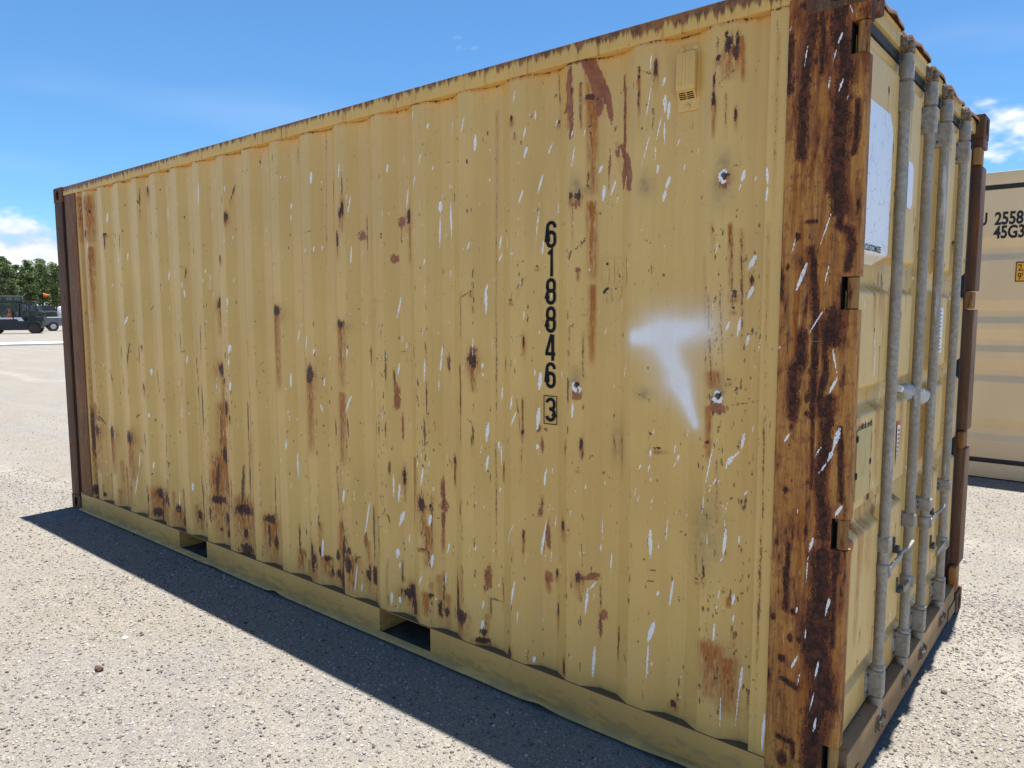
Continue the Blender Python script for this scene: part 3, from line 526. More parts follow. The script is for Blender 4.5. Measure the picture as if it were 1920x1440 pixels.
DARK = """3.076,1.615,0.029,0.029;2.412,1.262,0.039,0.036;3.366,1.282,0.027,0.044;3.632,1.552,0.032,0.017;2.498,1.033,0.023,0.031;2.405,0.73,0.035,0.042;4.528,1.409,0.019,0.029;4.206,0.733,0.02,0.032;2.903,0.414,0.038,0.024;3.595,0.513,0.014,0.027;2.415,1.671,0.017,0.027;4.057,0.83,0.011,0.032;2.333,0.435,0.061,0.023;2.626,0.42,0.065,0.027;2.062,0.288,0.018,0.034;2.4,0.326,0.024,0.034;0.561,0.702,0.038,0.037;0.829,0.7,0.036,0.045;1.13,0.703,0.041,0.04;0.279,0.696,0.032,0.041;1.509,0.344,0.03,0.028;1.488,0.207,0.044,0.032;1.659,0.344,0.026,0.04;1.367,0.357,0.016,0.023;2.501,1.036,0.021,0.028;2.4,0.739,0.034,0.035;2.33,0.437,0.054,0.019;2.395,0.328,0.022,0.032;2.619,0.419,0.062,0.028;1.84,0.205,0.015,0.031;2.064,0.292,0.017,0.026;2.631,0.177,0.042,0.028;1.781,0.28,0.022,0.028;0.449,0.21,0.057,0.037;0.347,0.258,0.036,0.056;4.055,0.835,0.01,0.028;4.206,0.729,0.019,0.032;3.34,0.269,0.028,0.057;3.332,0.332,0.015,0.028;3.595,0.509,0.017,0.026;3.6,0.369,0.025,0.073;3.58,0.218,0.031,0.064;3.654,0.391,0.018,0.019;3.524,0.227,0.017,0.02;3.825,0.288,0.018,0.051;3.772,0.276,0.014,0.031;4.101,0.279,0.023,0.033;4.071,0.255,0.036,0.022;4.123,0.22,0.021,0.049;4.448,0.249,0.027,0.034;2.905,0.415,0.034,0.018;2.649,0.176,0.041,0.023;1.517,0.33,0.025,0.036;1.841,0.198,0.016,0.028;2.4,0.333,0.018,0.03;3.651,0.311,0.027,0.036;2.941,0.282,0.017,0.04;3.447,0.297,0.02,0.013;2.254,0.358,0.01,0.023;4.448,0.252,0.031,0.032;5.082,0.588,0.013,0.019;4.809,0.697,0.005,0.019;4.957,0.563,0.007,0.013;5.597,0.721,0.004,0.016;4.965,0.413,0.005,0.025;5.483,0.198,0.011,0.011;4.569,0.172,0.03,0.013;4.408,0.313,0.009,0.071;4.731,0.171,0.012,0.021;5.014,0.199,0.007,0.028;5.636,2.479,0.007,0.012;5.642,2.452,0.01,0.026;5.67,2.46,0.006,0.019;5.666,2.422,0.008,0.021;5.609,2.417,0.007,0.009;5.597,2.355,0.004,0.026;5.596,2.291,0.006,0.024;5.606,2.46,0.002,0.013;5.115,2.388,0.013,0.009;5.383,2.433,0.005,0.023;5.322,2.436,0.003,0.01;5.321,2.413,0.005,0.007;5.67,2.236,0.003,0.017;5.445,2.565,0.035,0.004;5.409,2.539,0.031,0.004;5.275,2.55,0.022,0.003;5.109,2.543,0.036,0.007;5.321,2.335,0.002,0.019;5.526,2.565,0.011,0.013;5.641,2.048,0.012,0.012;5.072,2.036,0.011,0.012;5.037,2.042,0.006,0.013;5.117,2.386,0.012,0.009;5.139,2.377,0.006,0.003;4.748,2.372,0.006,0.008;4.765,2.309,0.004,0.006;4.947,2.332,0.005,0.006;5.115,2.26,0.004,0.003;5.038,2.424,0.003,0.012;4.799,2.533,0.022,0.004;4.835,2.545,0.013,0.003;4.673,2.575,0.005,0.01;5.114,2.283,0.002,0.004;5.383,2.433,0.005,0.022;5.32,2.436,0.003,0.008;5.321,2.416,0.004,0.005;5.078,2.438,0.004,0.005;4.861,1.79,0.005,0.003;4.525,1.698,0.006,0.006;4.74,1.659,0.009,0.004;5.098,1.615,0.004,0.002;4.804,1.128,0.006,0.008;4.524,1.415,0.013,0.027;4.455,1.362,0.006,0.023;4.696,1.402,0.003,0.014;4.811,1.497,0.005,0.022;4.457,1.23,0.005,0.027;5.071,1.338,0.009,0.009;4.388,0.948,0.009,0.016;4.676,0.955,0.004,0.013;4.997,0.772,0.007,0.022;4.811,0.703,0.005,0.013;5.093,1.114,0.006,0.021;4.805,1.127,0.007,0.011;4.263,0.728,0.006,0.009;5.6,1.174,0.006,0.004;4.998,0.77,0.008,0.019;4.956,0.564,0.006,0.012;5.082,0.587,0.013,0.02;5.599,0.715,0.004,0.013;5.569,0.69,0.004,0.003;5.669,0.685,0.003,0.003;5.408,1.13,0.013,0.004;5.09,1.113,0.005,0.02;5.777,1.204,0.002,0.002;5.078,1.016,0.006,0.003;5.635,1.335,0.01,0.011;5.68,1.676,0.008,0.004;5.678,1.663,0.007,0.005;5.677,1.622,0.005,0.004;5.727,1.713,0.004,0.013;5.603,1.175,0.006,0.006;5.073,1.339,0.007,0.007;5.671,1.389,0.004,0.003;2.411,1.259,0.037,0.033;2.503,1.028,0.019,0.039;2.495,1.201,0.01,0.015;1.409,1.084,0.011,0.022;1.403,1.372,0.011,0.013;2.539,0.975,0.009,0.014;2.369,1.019,0.006,0.022;0.26,0.69,0.037,0.037;1.534,2.429,0.013,0.02;2.496,1.931,0.012,0.015;2.406,1.66,0.021,0.022;2.573,2.168,0.01,0.023;0.556,2.213,0.016,0.02;2.452,1.693,0.01,0.014;0.62,2.361,0.012,0.013;0.885,2.177,0.015,0.009;4.111,2.044,0.013,0.031;4.748,2.371,0.008,0.01;3.667,2.117,0.011,0.04;3.625,1.972,0.008,0.034;3.65,2.099,0.011,0.027;3.339,2.545,0.017,0.006;4.766,2.307,0.004,0.007;4.403,2.108,0.004,0.006;3.577,2.229,0.004,0.027;4.299,2.541,0.023,0.005;4.805,2.534,0.027,0.005;4.036,2.551,0.009,0.004;4.093,2.556,0.007,0.005;5.597,0.716,0.004,0.017;5.668,0.686,0.003,0.003;5.482,0.194,0.01,0.01;5.497,0.233,0.005,0.007;5.568,0.689,0.005,0.003"""
PRIM = """4.062,2.025,0.026,0.026;3.777,1.979,0.027,0.027;4.02,1.857,0.019,0.021;5.025,2.397,0.016,0.1;5.032,2.291,0.008,0.045;5.015,2.365,0.013,0.02;5.074,1.767,0.013,0.011;4.913,0.537,0.021,0.025;5.116,0.587,0.031,0.008;5.139,0.599,0.021,0.012;4.909,0.723,0.01,0.05;4.914,0.674,0.011,0.02;4.875,0.798,0.01,0.017;5.689,0.649,0.006,0.009;4.895,1.142,0.013,0.006;4.867,1.141,0.008,0.012;4.88,1.081,0.006,0.027;4.889,0.66,0.005,0.016;5.034,0.762,0.007,0.004;4.315,0.826,0.009,0.029;4.316,0.785,0.013,0.02;4.322,0.748,0.011,0.025;4.336,0.732,0.009,0.009;4.315,0.677,0.008,0.045;4.385,0.856,0.004,0.02;4.267,0.749,0.003,0.025;4.532,1.449,0.013,0.016;4.353,1.383,0.007,0.031;4.87,1.141,0.007,0.014;5.071,1.288,0.021,0.01;4.532,1.381,0.012,0.019;4.91,0.705,0.015,0.041;4.59,0.465,0.016,0.052;4.58,0.411,0.011,0.018;5.178,0.445,0.015,0.021;5.166,0.391,0.007,0.046;5.248,0.363,0.005,0.065;5.69,0.648,0.006,0.012;5.124,0.587,0.038,0.008;4.022,1.205,0.015,0.064;4.049,1.071,0.008,0.064;4.316,0.829,0.011,0.031;4.322,0.729,0.024,0.023;4.314,0.666,0.009,0.038;4.358,1.385,0.009,0.044;4.537,1.448,0.013,0.016;4.316,0.818,0.011,0.046;4.322,0.726,0.019,0.031;4.314,0.655,0.009,0.039;3.759,0.465,0.011,0.043;5.636,1.293,0.029,0.02;5.07,1.291,0.02,0.012"""
STAIN = """3.074,1.592,3.073,1.156,0.065;2.446,1.242,2.419,0.836,0.09;3.365,1.247,3.36,0.836,0.066;3.638,1.54,3.631,1.195,0.075;3.631,1.195,3.636,0.802,0.069;4.145,0.917,4.129,0.593,0.023;4.212,0.726,4.204,0.614,0.039;2.914,0.4,2.92,0.361,0.068;2.414,1.656,2.404,1.453,0.043;4.532,1.374,4.535,1.26,0.024;2.33,0.616,2.326,0.251,0.123;2.419,0.836,2.405,0.263,0.139;2.623,0.471,2.626,0.306,0.169;4.057,0.814,4.057,0.692,0.019;2.746,1.072,2.678,0.663,0.018;0.558,0.685,0.551,0.332,0.098;0.825,0.67,0.821,0.371,0.101;1.117,0.669,1.145,0.368,0.105;0.298,0.675,0.278,0.238,0.136;2.397,1.038,2.374,0.403,0.106;2.412,0.551,2.386,0.205,0.106;1.504,0.352,1.493,0.143,0.153;1.659,0.344,1.656,0.148,0.083;1.813,0.246,1.834,0.134,0.172;2.625,0.405,2.652,0.154,0.137;2.073,0.292,2.076,0.166,0.073;0.524,0.891,0.449,0.173,0.13;4.146,0.93,4.149,0.724,0.034;4.212,0.722,4.219,0.55,0.052;2.914,0.406,2.915,0.136,0.121;3.447,0.297,3.439,0.185,0.067;3.666,0.35,3.645,0.15,0.111;3.339,0.26,3.35,0.16,0.061;4.112,0.232,4.147,0.156,0.082;4.231,0.298,4.229,0.184,0.068;4.426,0.232,4.456,0.152,0.073;2.379,0.701,2.376,0.145,0.181;2.63,0.426,2.648,0.16,0.206;3.571,0.502,3.535,0.148,0.071;1.842,0.209,1.837,0.15,0.14;1.538,0.285,1.652,0.171,0.15;3.204,0.287,3.188,0.16,0.054;4.164,0.505,4.27,0.511,0.021;4.437,0.224,4.464,0.159,0.062;4.911,0.531,4.916,0.462,0.022;5.084,0.582,5.088,0.483,0.019;4.959,0.403,4.966,0.308,0.011;4.243,0.621,4.245,0.416,0.055;5.119,2.378,5.131,2.01,0.036;5.601,2.29,5.597,2.16,0.014;5.679,2.467,5.691,2.319,0.018;5.245,2.441,5.254,2.214,0.012;5.644,2.435,5.642,2.334,0.051;5.109,2.543,5.119,2.378,0.036;5.075,2.035,5.075,2.013,0.037;5.122,2.01,5.13,1.706,0.034;5.127,1.706,5.127,1.396,0.025;5.074,1.763,5.075,1.72,0.018;5.126,2.38,5.131,2.048,0.029;5.078,2.436,5.082,2.266,0.01;5.321,2.408,5.323,2.267,0.007;4.388,0.934,4.39,0.821,0.015;5,0.758,5,0.704,0.014;4.676,0.949,4.675,0.888,0.006;5.093,1.102,5.094,1.061,0.009;4.811,0.692,4.81,0.617,0.009;4.315,0.619,4.313,0.502,0.008;0.606,2.46,0.609,2.09,0.123;2.499,1.921,2.455,1.858,0.023;2.405,1.647,2.407,1.498,0.034;0.609,2.09,0.585,1.471,0.074;0.448,2.477,0.448,2.099,0.085;4.111,2.032,4.119,1.818,0.032;4.748,2.365,4.75,2.333,0.008;4.059,2.005,4.059,1.929,0.015;4.527,1.373,4.535,1.29,0.031;4.459,1.347,4.452,1.018,0.008;4.806,1.257,4.806,1.061,0.009;5.615,1.405,5.619,1.35,0.053;5.603,1.293,5.608,1.101,0.024;5.662,1.892,5.669,1.679,0.012;4.909,0.522,4.916,0.468,0.027;5.085,0.58,5.089,0.5,0.017;5.002,0.762,5.008,0.7,0.014;5.608,1.264,5.605,1.165,0.016;5.631,0.468,5.647,0.265,0.084;5.688,0.429,5.697,0.223,0.061;5.689,0.647,5.688,0.612,0.02"""
THIN = """4.468,1.698,4.457,1.041,0.009;3.827,1.448,3.828,1.338,0.013;3.905,1.677,3.881,1.172,0.01;3.974,1.434,3.971,1.283,0.011;3.797,1.422,3.841,1.422,0.008;4.01,1.347,4.012,1.268,0.012;4.146,1.454,4.169,1.386,0.009;4.191,1.312,4.195,1.266,0.011;4.183,1.235,4.199,1.19,0.01;4.243,1.48,4.253,1.42,0.011;4.04,1.427,4.092,1.428,0.009;4.343,1.414,4.368,1.341,0.015;4.491,1.155,4.535,1.13,0.01;4.53,1.13,4.532,1.036,0.014;4.387,0.984,4.387,0.824,0.01;4.347,0.956,4.377,0.914,0.008;3.966,1.091,3.964,1.01,0.013;3.897,1.084,3.892,1.018,0.012;3.917,1.078,3.917,1.005,0.009;3.53,1.063,3.533,0.958,0.013;3.674,1.08,3.683,0.979,0.019;4.286,0.672,4.314,0.674,0.008;3.823,0.644,3.819,0.532,0.015;3.983,0.898,3.981,0.833,0.017;2.625,0.697,2.607,0.45,0.022;2.677,0.723,2.679,0.479,0.018;4.319,0.852,4.317,0.627,0.009;2.332,0.659,2.319,0.455,0.033;2.11,1.447,2.111,0.474,0.026;2.683,1.085,2.68,0.764,0.013;3.616,1.194,3.569,0.487,0.017;4.25,1.3,4.248,1.148,0.012;4.231,1.139,4.234,1.001,0.018;4.258,1.026,4.212,0.998,0.009;4.634,1.669,4.635,1.043,0.005;4.677,0.984,4.672,0.926,0.011;4.284,1.119,4.284,1.073,0.007;3.823,0.649,3.82,0.339,0.018;3.875,0.604,3.928,0.616,0.009;3.871,0.556,3.939,0.572,0.009;3.892,0.609,3.881,0.394,0.01;4.177,0.509,4.252,0.521,0.01;4.252,0.533,4.251,0.462,0.013;3.7,0.365,3.753,0.369,0.01;3.712,0.37,3.7,0.334,0.013;3.183,0.438,3.186,0.237,0.014;3.242,0.419,3.24,0.38,0.016;3.204,0.292,3.237,0.247,0.015;2.89,0.404,2.893,0.215,0.021;4.032,0.413,4.032,0.296,0.011;4.4,0.439,4.408,0.302,0.017;4.315,0.412,4.315,0.245,0.008;3.96,0.229,3.965,0.18,0.012;3.983,0.178,4.029,0.183,0.009;4.535,0.622,4.534,0.592,0.008;2.949,0.696,2.94,0.262,0.014;3.404,0.522,3.413,0.459,0.013;4.273,0.77,4.263,0.558,0.007;4.379,0.277,4.381,0.222,0.01;4.451,0.792,4.444,0.7,0.008;2.621,0.692,2.602,0.435,0.022;2.685,0.71,2.677,0.455,0.018;2.334,0.697,2.323,0.43,0.024;2.086,0.554,2.112,0.225,0.022;3.527,0.83,3.551,0.514,0.008;4.4,0.442,4.407,0.273,0.015;4.314,0.423,4.315,0.216,0.011;4.599,0.364,4.66,0.364,0.01;4.598,0.368,4.6,0.285,0.008;4.668,0.481,4.67,0.355,0.007;4.443,0.443,4.44,0.334,0.006;5.381,0.68,5.41,0.68,0.006;5.384,0.641,5.405,0.642,0.005;5.165,0.545,5.166,0.478,0.006;5.49,0.6,5.494,0.57,0.005;5.645,0.598,5.658,0.592,0.005;5.649,0.362,5.668,0.369,0.005;5.085,0.414,5.093,0.39,0.008;5.12,0.4,5.14,0.397,0.006;5.286,0.329,5.298,0.303,0.006;5.252,0.424,5.249,0.304,0.008;5.311,0.768,5.313,0.753,0.006;5.048,0.553,5.048,0.533,0.007;5.163,0.471,5.167,0.337,0.005;5.388,0.54,5.388,0.502,0.005;4.83,0.212,4.83,0.162,0.006;5.592,0.79,5.601,0.686,0.004;5.036,1.84,5.028,1.794,0.007;5.038,1.838,5.101,1.856,0.002;5.05,1.874,5.102,1.87,0.003;5.101,1.882,5.076,1.836,0.003;4.815,1.747,4.765,1.697,0.008;4.813,1.726,4.774,1.699,0.006;4.751,1.684,4.74,1.657,0.005;4.465,1.669,4.527,1.7,0.005;4.465,1.671,4.491,1.684,0.008;4.527,1.696,4.529,1.641,0.003;4.461,1.667,4.463,1.531,0.003;5.032,1.555,5.057,1.552,0.004;4.639,2.058,4.634,1.533,0.003;4.781,1.813,4.817,1.81,0.008;4.815,1.799,4.817,1.782,0.006;5.041,1.667,5.04,1.644,0.003;5.096,1.666,5.094,1.643,0.003;5.045,2.003,5.047,1.879,0.002;4.46,1.577,4.46,1.439,0.004;4.769,1.509,4.809,1.517,0.003;4.809,1.519,4.811,1.469,0.008;4.815,1.519,4.814,1.501,0.004;4.809,1.472,4.797,1.433,0.004;5.032,1.557,5.057,1.552,0.004;5.095,1.524,5.097,1.38,0.005;4.637,1.577,4.635,1.203,0.003;4.776,1.259,4.792,1.129,0.006;4.806,1.272,4.806,1.061,0.007;5.029,1.356,5.032,1.292,0.009;4.532,1.137,4.534,1.029,0.006;4.49,1.156,4.532,1.133,0.005;4.521,1.085,4.526,1.028,0.009;4.765,1.388,4.765,1.356,0.005;4.471,1.294,4.457,1.258,0.007;4.524,1.373,4.523,1.312,0.004;4.541,1.404,4.541,1.313,0.005;5.034,1.553,5.033,1.411,0.002;4.347,0.959,4.378,0.928,0.007;4.35,0.937,4.369,0.919,0.005;4.384,0.998,4.388,0.962,0.004;4.454,1.113,4.457,1.035,0.008;4.524,1.09,4.526,1.032,0.01;4.629,1.054,4.631,0.943,0.005;4.434,0.763,4.444,0.71,0.008;4.385,0.873,4.386,0.836,0.007;4.881,0.868,4.881,0.816,0.004;5.01,1.098,5.012,1.046,0.004;5.079,1.043,5.085,1.042,0.005;5.077,1.015,5.083,1.016,0.005;4.799,1.053,4.799,0.957,0.003;4.266,0.77,4.265,0.498,0.007;4.633,0.943,4.631,0.569,0.003;4.532,0.617,4.534,0.605,0.006;4.601,0.92,4.599,0.888,0.005;4.811,0.684,4.81,0.616,0.005;1.44,2.368,1.457,2.341,0.017;2.635,2.347,2.599,2.244,0.011;1.541,1.663,1.494,1.621,0.013;1.523,1.648,1.505,1.625,0.01;1.121,1.827,1.152,1.779,0.015;0.884,2.179,0.879,2.059,0.015;1.146,2.169,1.134,2.045,0.018;0.995,2.182,0.989,2.135,0.014;1.553,2.151,1.554,2.129,0.016;1.703,2.138,1.697,2.088,0.016;2.042,1.894,2.032,1.824,0.014;1.977,1.91,2.055,1.887,0.003;1.425,2.15,1.42,2.105,0.013;0.811,2.503,0.698,2.365,0.016;1.462,2.445,1.457,2.252,0.01;2.547,2.285,2.546,2.24,0.012;2.117,2.016,2.116,1.968,0.01;0.959,2.12,0.971,2.072,0.011;1.972,2.155,1.968,2.113,0.008;3.672,2.29,3.669,2.17,0.015;3.674,2.157,3.67,2.05,0.015;3.58,2.303,3.549,2.021,0.01;3.812,2.075,3.814,1.87,0.01;3.896,2.276,3.889,2.201,0.007;3.345,2.022,3.427,2.028,0.005;3.002,2.462,2.986,2.42,0.01;3.627,1.999,3.625,1.932,0.015;3.081,2.461,3.078,2.418,0.007;3.511,2.612,3.484,1.857,0.003;4.642,2.422,4.638,1.809,0.003;3.953,1.965,3.963,1.951,0.008;3.263,2.471,3.26,2.415,0.007;4.954,2.504,4.955,2.361,0.005;5.078,2.442,5.076,2.299,0.006;5.245,2.436,5.255,2.045,0.005;5.324,2.358,5.322,2.274,0.005;5.381,2.393,5.379,2.388,0.008;5.376,2.3,5.381,2.274,0.008;5.379,2.274,5.377,2.224,0.003;5.235,2.204,5.286,2.035,0.004;5.212,2.217,5.236,2.141,0.004;5.321,2.367,5.324,2.339,0.007;5.796,2.486,5.799,2.445,0.005;5.801,2.445,5.801,1.946,0.002;5.638,2.3,5.639,2.197,0.003;5.112,2.127,5.108,2.073,0.005;5.106,2.078,5.117,2.057,0.006;5.605,2.332,5.674,2.375,0.003;5.663,2.073,5.689,2.076,0.002;5.328,2.431,5.379,2.411,0.002;5.046,1.873,5.101,1.87,0.005;5.104,1.873,5.039,1.833,0.005;5.039,1.84,5.028,1.797,0.011;5.599,1.896,5.612,1.842,0.003;5.098,1.535,5.096,1.378,0.007;5.027,1.361,5.031,1.259,0.013;5.575,1.79,5.597,1.293,0.003;5.593,1.669,5.615,1.305,0.003;5.634,1.679,5.653,1.407,0.004;5.667,1.876,5.675,1.625,0.003;5.694,1.875,5.705,1.517,0.003;5.787,1.882,5.798,1.126,0.003;5.34,1.87,5.38,1.842,0.005;5.376,1.862,5.379,1.839,0.006;5.831,1.798,5.854,1.799,0.005;5.675,1.304,5.794,1.33,0.002;5.791,1.325,5.794,1.303,0.004;5.056,1.565,5.033,1.552,0.01;5.087,1.129,5.091,1.091,0.016;5.036,1.666,5.04,1.628,0.005;5.383,1.298,5.316,1.33,0.007;1.185,1.394,1.146,1.202,0.014;1.185,1.394,1.199,1.372,0.011;0.863,1.171,0.885,1.092,0.014;1.28,1.405,1.272,1.215,0.015;1.232,1.296,1.256,1.259,0.015;1.832,1.466,1.834,1.431,0.012;1.966,1.472,1.968,1.366,0.013;1.968,1.36,2.01,1.353,0.008;2.235,1.535,2.226,1.297,0.011;2.097,1.323,2.097,1.266,0.013;2.22,1.168,2.218,0.823,0.023;2.103,1.141,2.108,1.061,0.018;2.103,1.266,2.103,1.204,0.013;0.983,1.359,0.987,1.267,0.018;0.987,1.149,0.986,1.083,0.015;1.83,1.135,1.832,1.088,0.011;1.969,1.193,1.962,1.111,0.01;1.935,1.145,1.972,1.153,0.005;1.702,1.04,1.704,0.998,0.016;1.453,1.046,1.453,1.008,0.011;2.018,1.033,2.018,1.004,0.012;0.562,0.8,0.616,0.772,0.023;0.573,0.822,0.607,0.796,0.015;1.545,1.21,1.558,1.081,0.01;1.564,1.082,1.562,1.063,0.018;2.228,1.386,2.315,1.388,0.003;1.208,0.872,1.241,0.877,0.006;1.492,0.866,1.505,0.86,0.016;1.38,1.135,1.42,1.057,0.008;1.658,0.86,1.658,0.805,0.016;1.837,0.825,1.841,0.801,0.017;2.382,1.323,2.354,0.833,0.008;2.519,1.373,2.515,1.298,0.009;0.45,1.633,0.449,0.629,0.012;1.379,0.77,1.392,0.66,0.023;1.223,0.627,1.269,0.592,0.018;0.596,0.819,0.66,0.743,0.019;1.495,0.872,1.5,0.849,0.02;2.217,1.006,2.134,0.509,0.032;2.136,0.524,2.243,0.489,0.023;1.837,0.821,1.842,0.799,0.016;2.69,1.062,2.674,0.658,0.012;2.795,0.93,2.75,0.472,0.008;2.37,1.036,2.355,0.67,0.016;2.52,0.615,2.516,0.393,0.018;1.201,0.854,1.249,0.889,0.014;2.254,0.369,2.26,0.276,0.015;0.449,0.883,0.448,0.459,0.019;1.702,0.605,1.74,0.585,0.011;1.713,0.79,1.691,0.496,0.01;1.447,0.476,1.463,0.485,0.016;5.794,1.281,5.797,0.943,0.003;5.814,1.274,5.811,1.227,0.002;5.794,0.943,5.797,0.649,0.003;5.194,0.997,5.198,0.98,0.005;5.311,0.769,5.314,0.75,0.008;5.381,0.682,5.411,0.682,0.007;5.384,0.64,5.407,0.642,0.006;5.212,1.154,5.225,1.09,0.008;5.254,1.18,5.257,1.03,0.005;5.497,0.839,5.487,0.83,0.004;5.515,0.833,5.507,0.822,0.006;5.539,0.885,5.552,0.878,0.005;5.164,0.567,5.166,0.471,0.006;5.492,0.602,5.494,0.568,0.006;5.692,1,5.681,0.988,0.004;5.365,0.718,5.38,0.724,0.006;5.608,1.251,5.61,1.147,0.004;5.593,0.803,5.598,0.663,0.004;5.562,0.774,5.568,0.71,0.003;5.014,1.116,5.012,1.048,0.004;5.025,0.5,5.038,0.504,0.005;5.049,0.566,5.051,0.528,0.006;4.88,0.856,4.881,0.818,0.006;4.962,0.446,4.962,0.418,0.008;5.384,1.187,5.393,1.172,0.01;5.635,1.114,5.642,0.951,0.003;5.054,0.551,5.06,0.536,0.006;5.641,0.596,5.659,0.59,0.007;5.643,0.358,5.671,0.369,0.005;5.65,0.141,5.667,0.051,0.006;5.561,0.053,5.628,0.068,0.009;5.755,0.34,5.752,0.267,0.006;5.796,0.81,5.794,0.197,0.003;5.792,0.809,5.796,0.368,0.002;5.598,0.283,5.598,0.248,0.009;5.49,0.598,5.494,0.57,0.005;5.702,0.532,5.707,0.411,0.004;5.78,0.398,5.79,0.402,0.004;5.5,0.296,5.5,0.269,0.008;5.515,0.356,5.516,0.334,0.007;5.606,0.595,5.622,0.589,0.004"""
POLY=[[(5.03,2.528),(5.134,2.521),(5.145,2.483),(5.16,2.443),(5.181,2.409),(5.191,2.357),(5.195,2.31),(5.19,2.276),(5.173,2.321),(5.164,2.358),(5.143,2.312),(5.132,2.34),(5.125,2.395),(5.11,2.443),(5.089,2.492),(5.079,2.51),(5.035,2.517)],[(5.035,2.511),(5.045,2.47),(5.033,2.425),(5.044,2.383),(5.048,2.327),(5.045,2.248),(5.032,2.254),(5.026,2.347),(4.982,2.353),(5.01,2.399),(5.001,2.449),(5.017,2.496)],[(5.245,2.442),(5.256,2.39),(5.257,2.245),(5.26,2.175),(5.287,2.146),(5.297,2.083),(5.29,2.031),(5.263,2.043),(5.263,2.09),(5.243,2.039),(5.236,2.098),(5.244,2.151),(5.223,2.205),(5.243,2.206),(5.242,2.325)],[(5.184,2.203),(5.191,2.194),(5.187,2.1),(5.181,2.053),(5.178,2.121)],[(5.207,2.188),(5.217,2.19),(5.222,2.162),(5.212,2.16)]]
POSTP=[([(5.971,2.496),(5.975,2.451),(5.98,2.394),(5.998,2.334),(6.002,2.288),(5.991,2.234),(5.993,2.177),(5.989,2.133),(5.992,2.051),(5.987,1.97),(5.997,1.911)],0.018),([(5.904,2.479),(5.906,2.422),(5.894,2.379),(5.889,2.334),(5.886,2.288),(5.887,2.241),(5.884,2.195),(5.885,2.17),(5.884,2.073)],0.011),([(5.928,2.489),(5.931,2.439),(5.935,2.404),(5.933,2.302)],0.006),([(5.835,2.427),(5.839,2.368),(5.835,2.298),(5.843,2.273)],0.01),([(6.036,2.205),(6.037,2.106),(6.031,2.062)],0.006),([(6.005,1.91),(5.999,1.861),(6.032,1.843),(6.038,1.801),(6.028,1.735)],0.008),([(5.922,1.795),(5.932,1.747),(5.941,1.619),(5.946,1.532),(5.945,1.401),(5.943,1.295)],0.008),([(5.904,1.54),(5.904,1.465),(5.885,1.442),(5.882,1.353),(5.886,1.29)],0.011),([(5.97,1.576),(5.978,1.425),(5.962,1.35),(5.972,1.298)],0.007),([(5.994,1.597),(5.996,1.533)],0.022),([(5.889,1.34),(5.886,1.313)],0.012),([(5.989,1.348),(5.989,1.283),(5.985,1.194),(5.974,1.135),(5.974,1.073),(5.987,1.016),(5.988,0.927)],0.013),([(6.027,1.264),(6.036,1.047)],0.006),([(5.887,0.883),(5.886,0.789),(5.883,0.675)],0.005),([(5.992,0.882),(5.991,0.791),(5.988,0.703)],0.016),([(6.03,0.89),(6.03,0.832)],0.009),([(5.981,0.854),(5.992,0.765),(5.975,0.659),(5.96,0.589),(5.98,0.53),(6.005,0.444),(5.99,0.364),(5.98,0.178)],0.022),([(6.003,0.722),(5.991,0.58),(6.012,0.47),(6.023,0.404)],0.02),([(6.031,0.865),(6.026,0.782),(6.029,0.591)],0.006),([(5.828,0.662),(5.825,0.598),(5.826,0.511)],0.005),([(5.881,0.803),(5.885,0.672)],0.006),([(5.884,0.442),(5.926,0.427)],0.007),([(5.877,0.244),(5.923,0.237)],0.006),([(6.074,0.605),(6.071,0.49)],0.006),([(5.945,1.3),(5.951,1.069)],0.003),([(5.826,0.665),(5.828,0.661)],0.004)]
POSTB=[[5.883,2.218,0.015,0.021],[5.916,2.34,0.006,0.01],[5.84,2.283,0.01,0.015],[5.831,2.416,0.01,0.014],[5.901,2.292,0.005,0.009],[5.996,2.485,0.013,0.02],[5.882,2.505,0.017,0.011],[5.882,1.836,0.007,0.011],[5.923,1.878,0.015,0.005],[5.855,1.746,0.005,0.008],[6.004,1.857,0.008,0.01],[5.906,1.465,0.015,0.03],[5.995,1.567,0.015,0.025],[5.885,1.317,0.012,0.027],[5.926,1.347,0.005,0.013],[5.933,1.431,0.006,0.007],[5.881,1.256,0.005,0.009],[5.925,1.301,0.005,0.007],[5.971,1.276,0.005,0.008],[5.872,1.057,0.008,0.012],[5.937,1.089,0.004,0.005],[5.939,0.931,0.003,0.01],[5.882,0.694,0.006,0.009],[5.908,0.669,0.008,0.008],[5.877,0.507,0.01,0.012],[5.931,0.586,0.009,0.011],[5.902,0.582,0.007,0.012],[5.924,0.209,0.006,0.02],[5.889,0.175,0.013,0.02],[5.835,0.44,0.007,0.019],[5.845,0.638,0.008,0.009]]

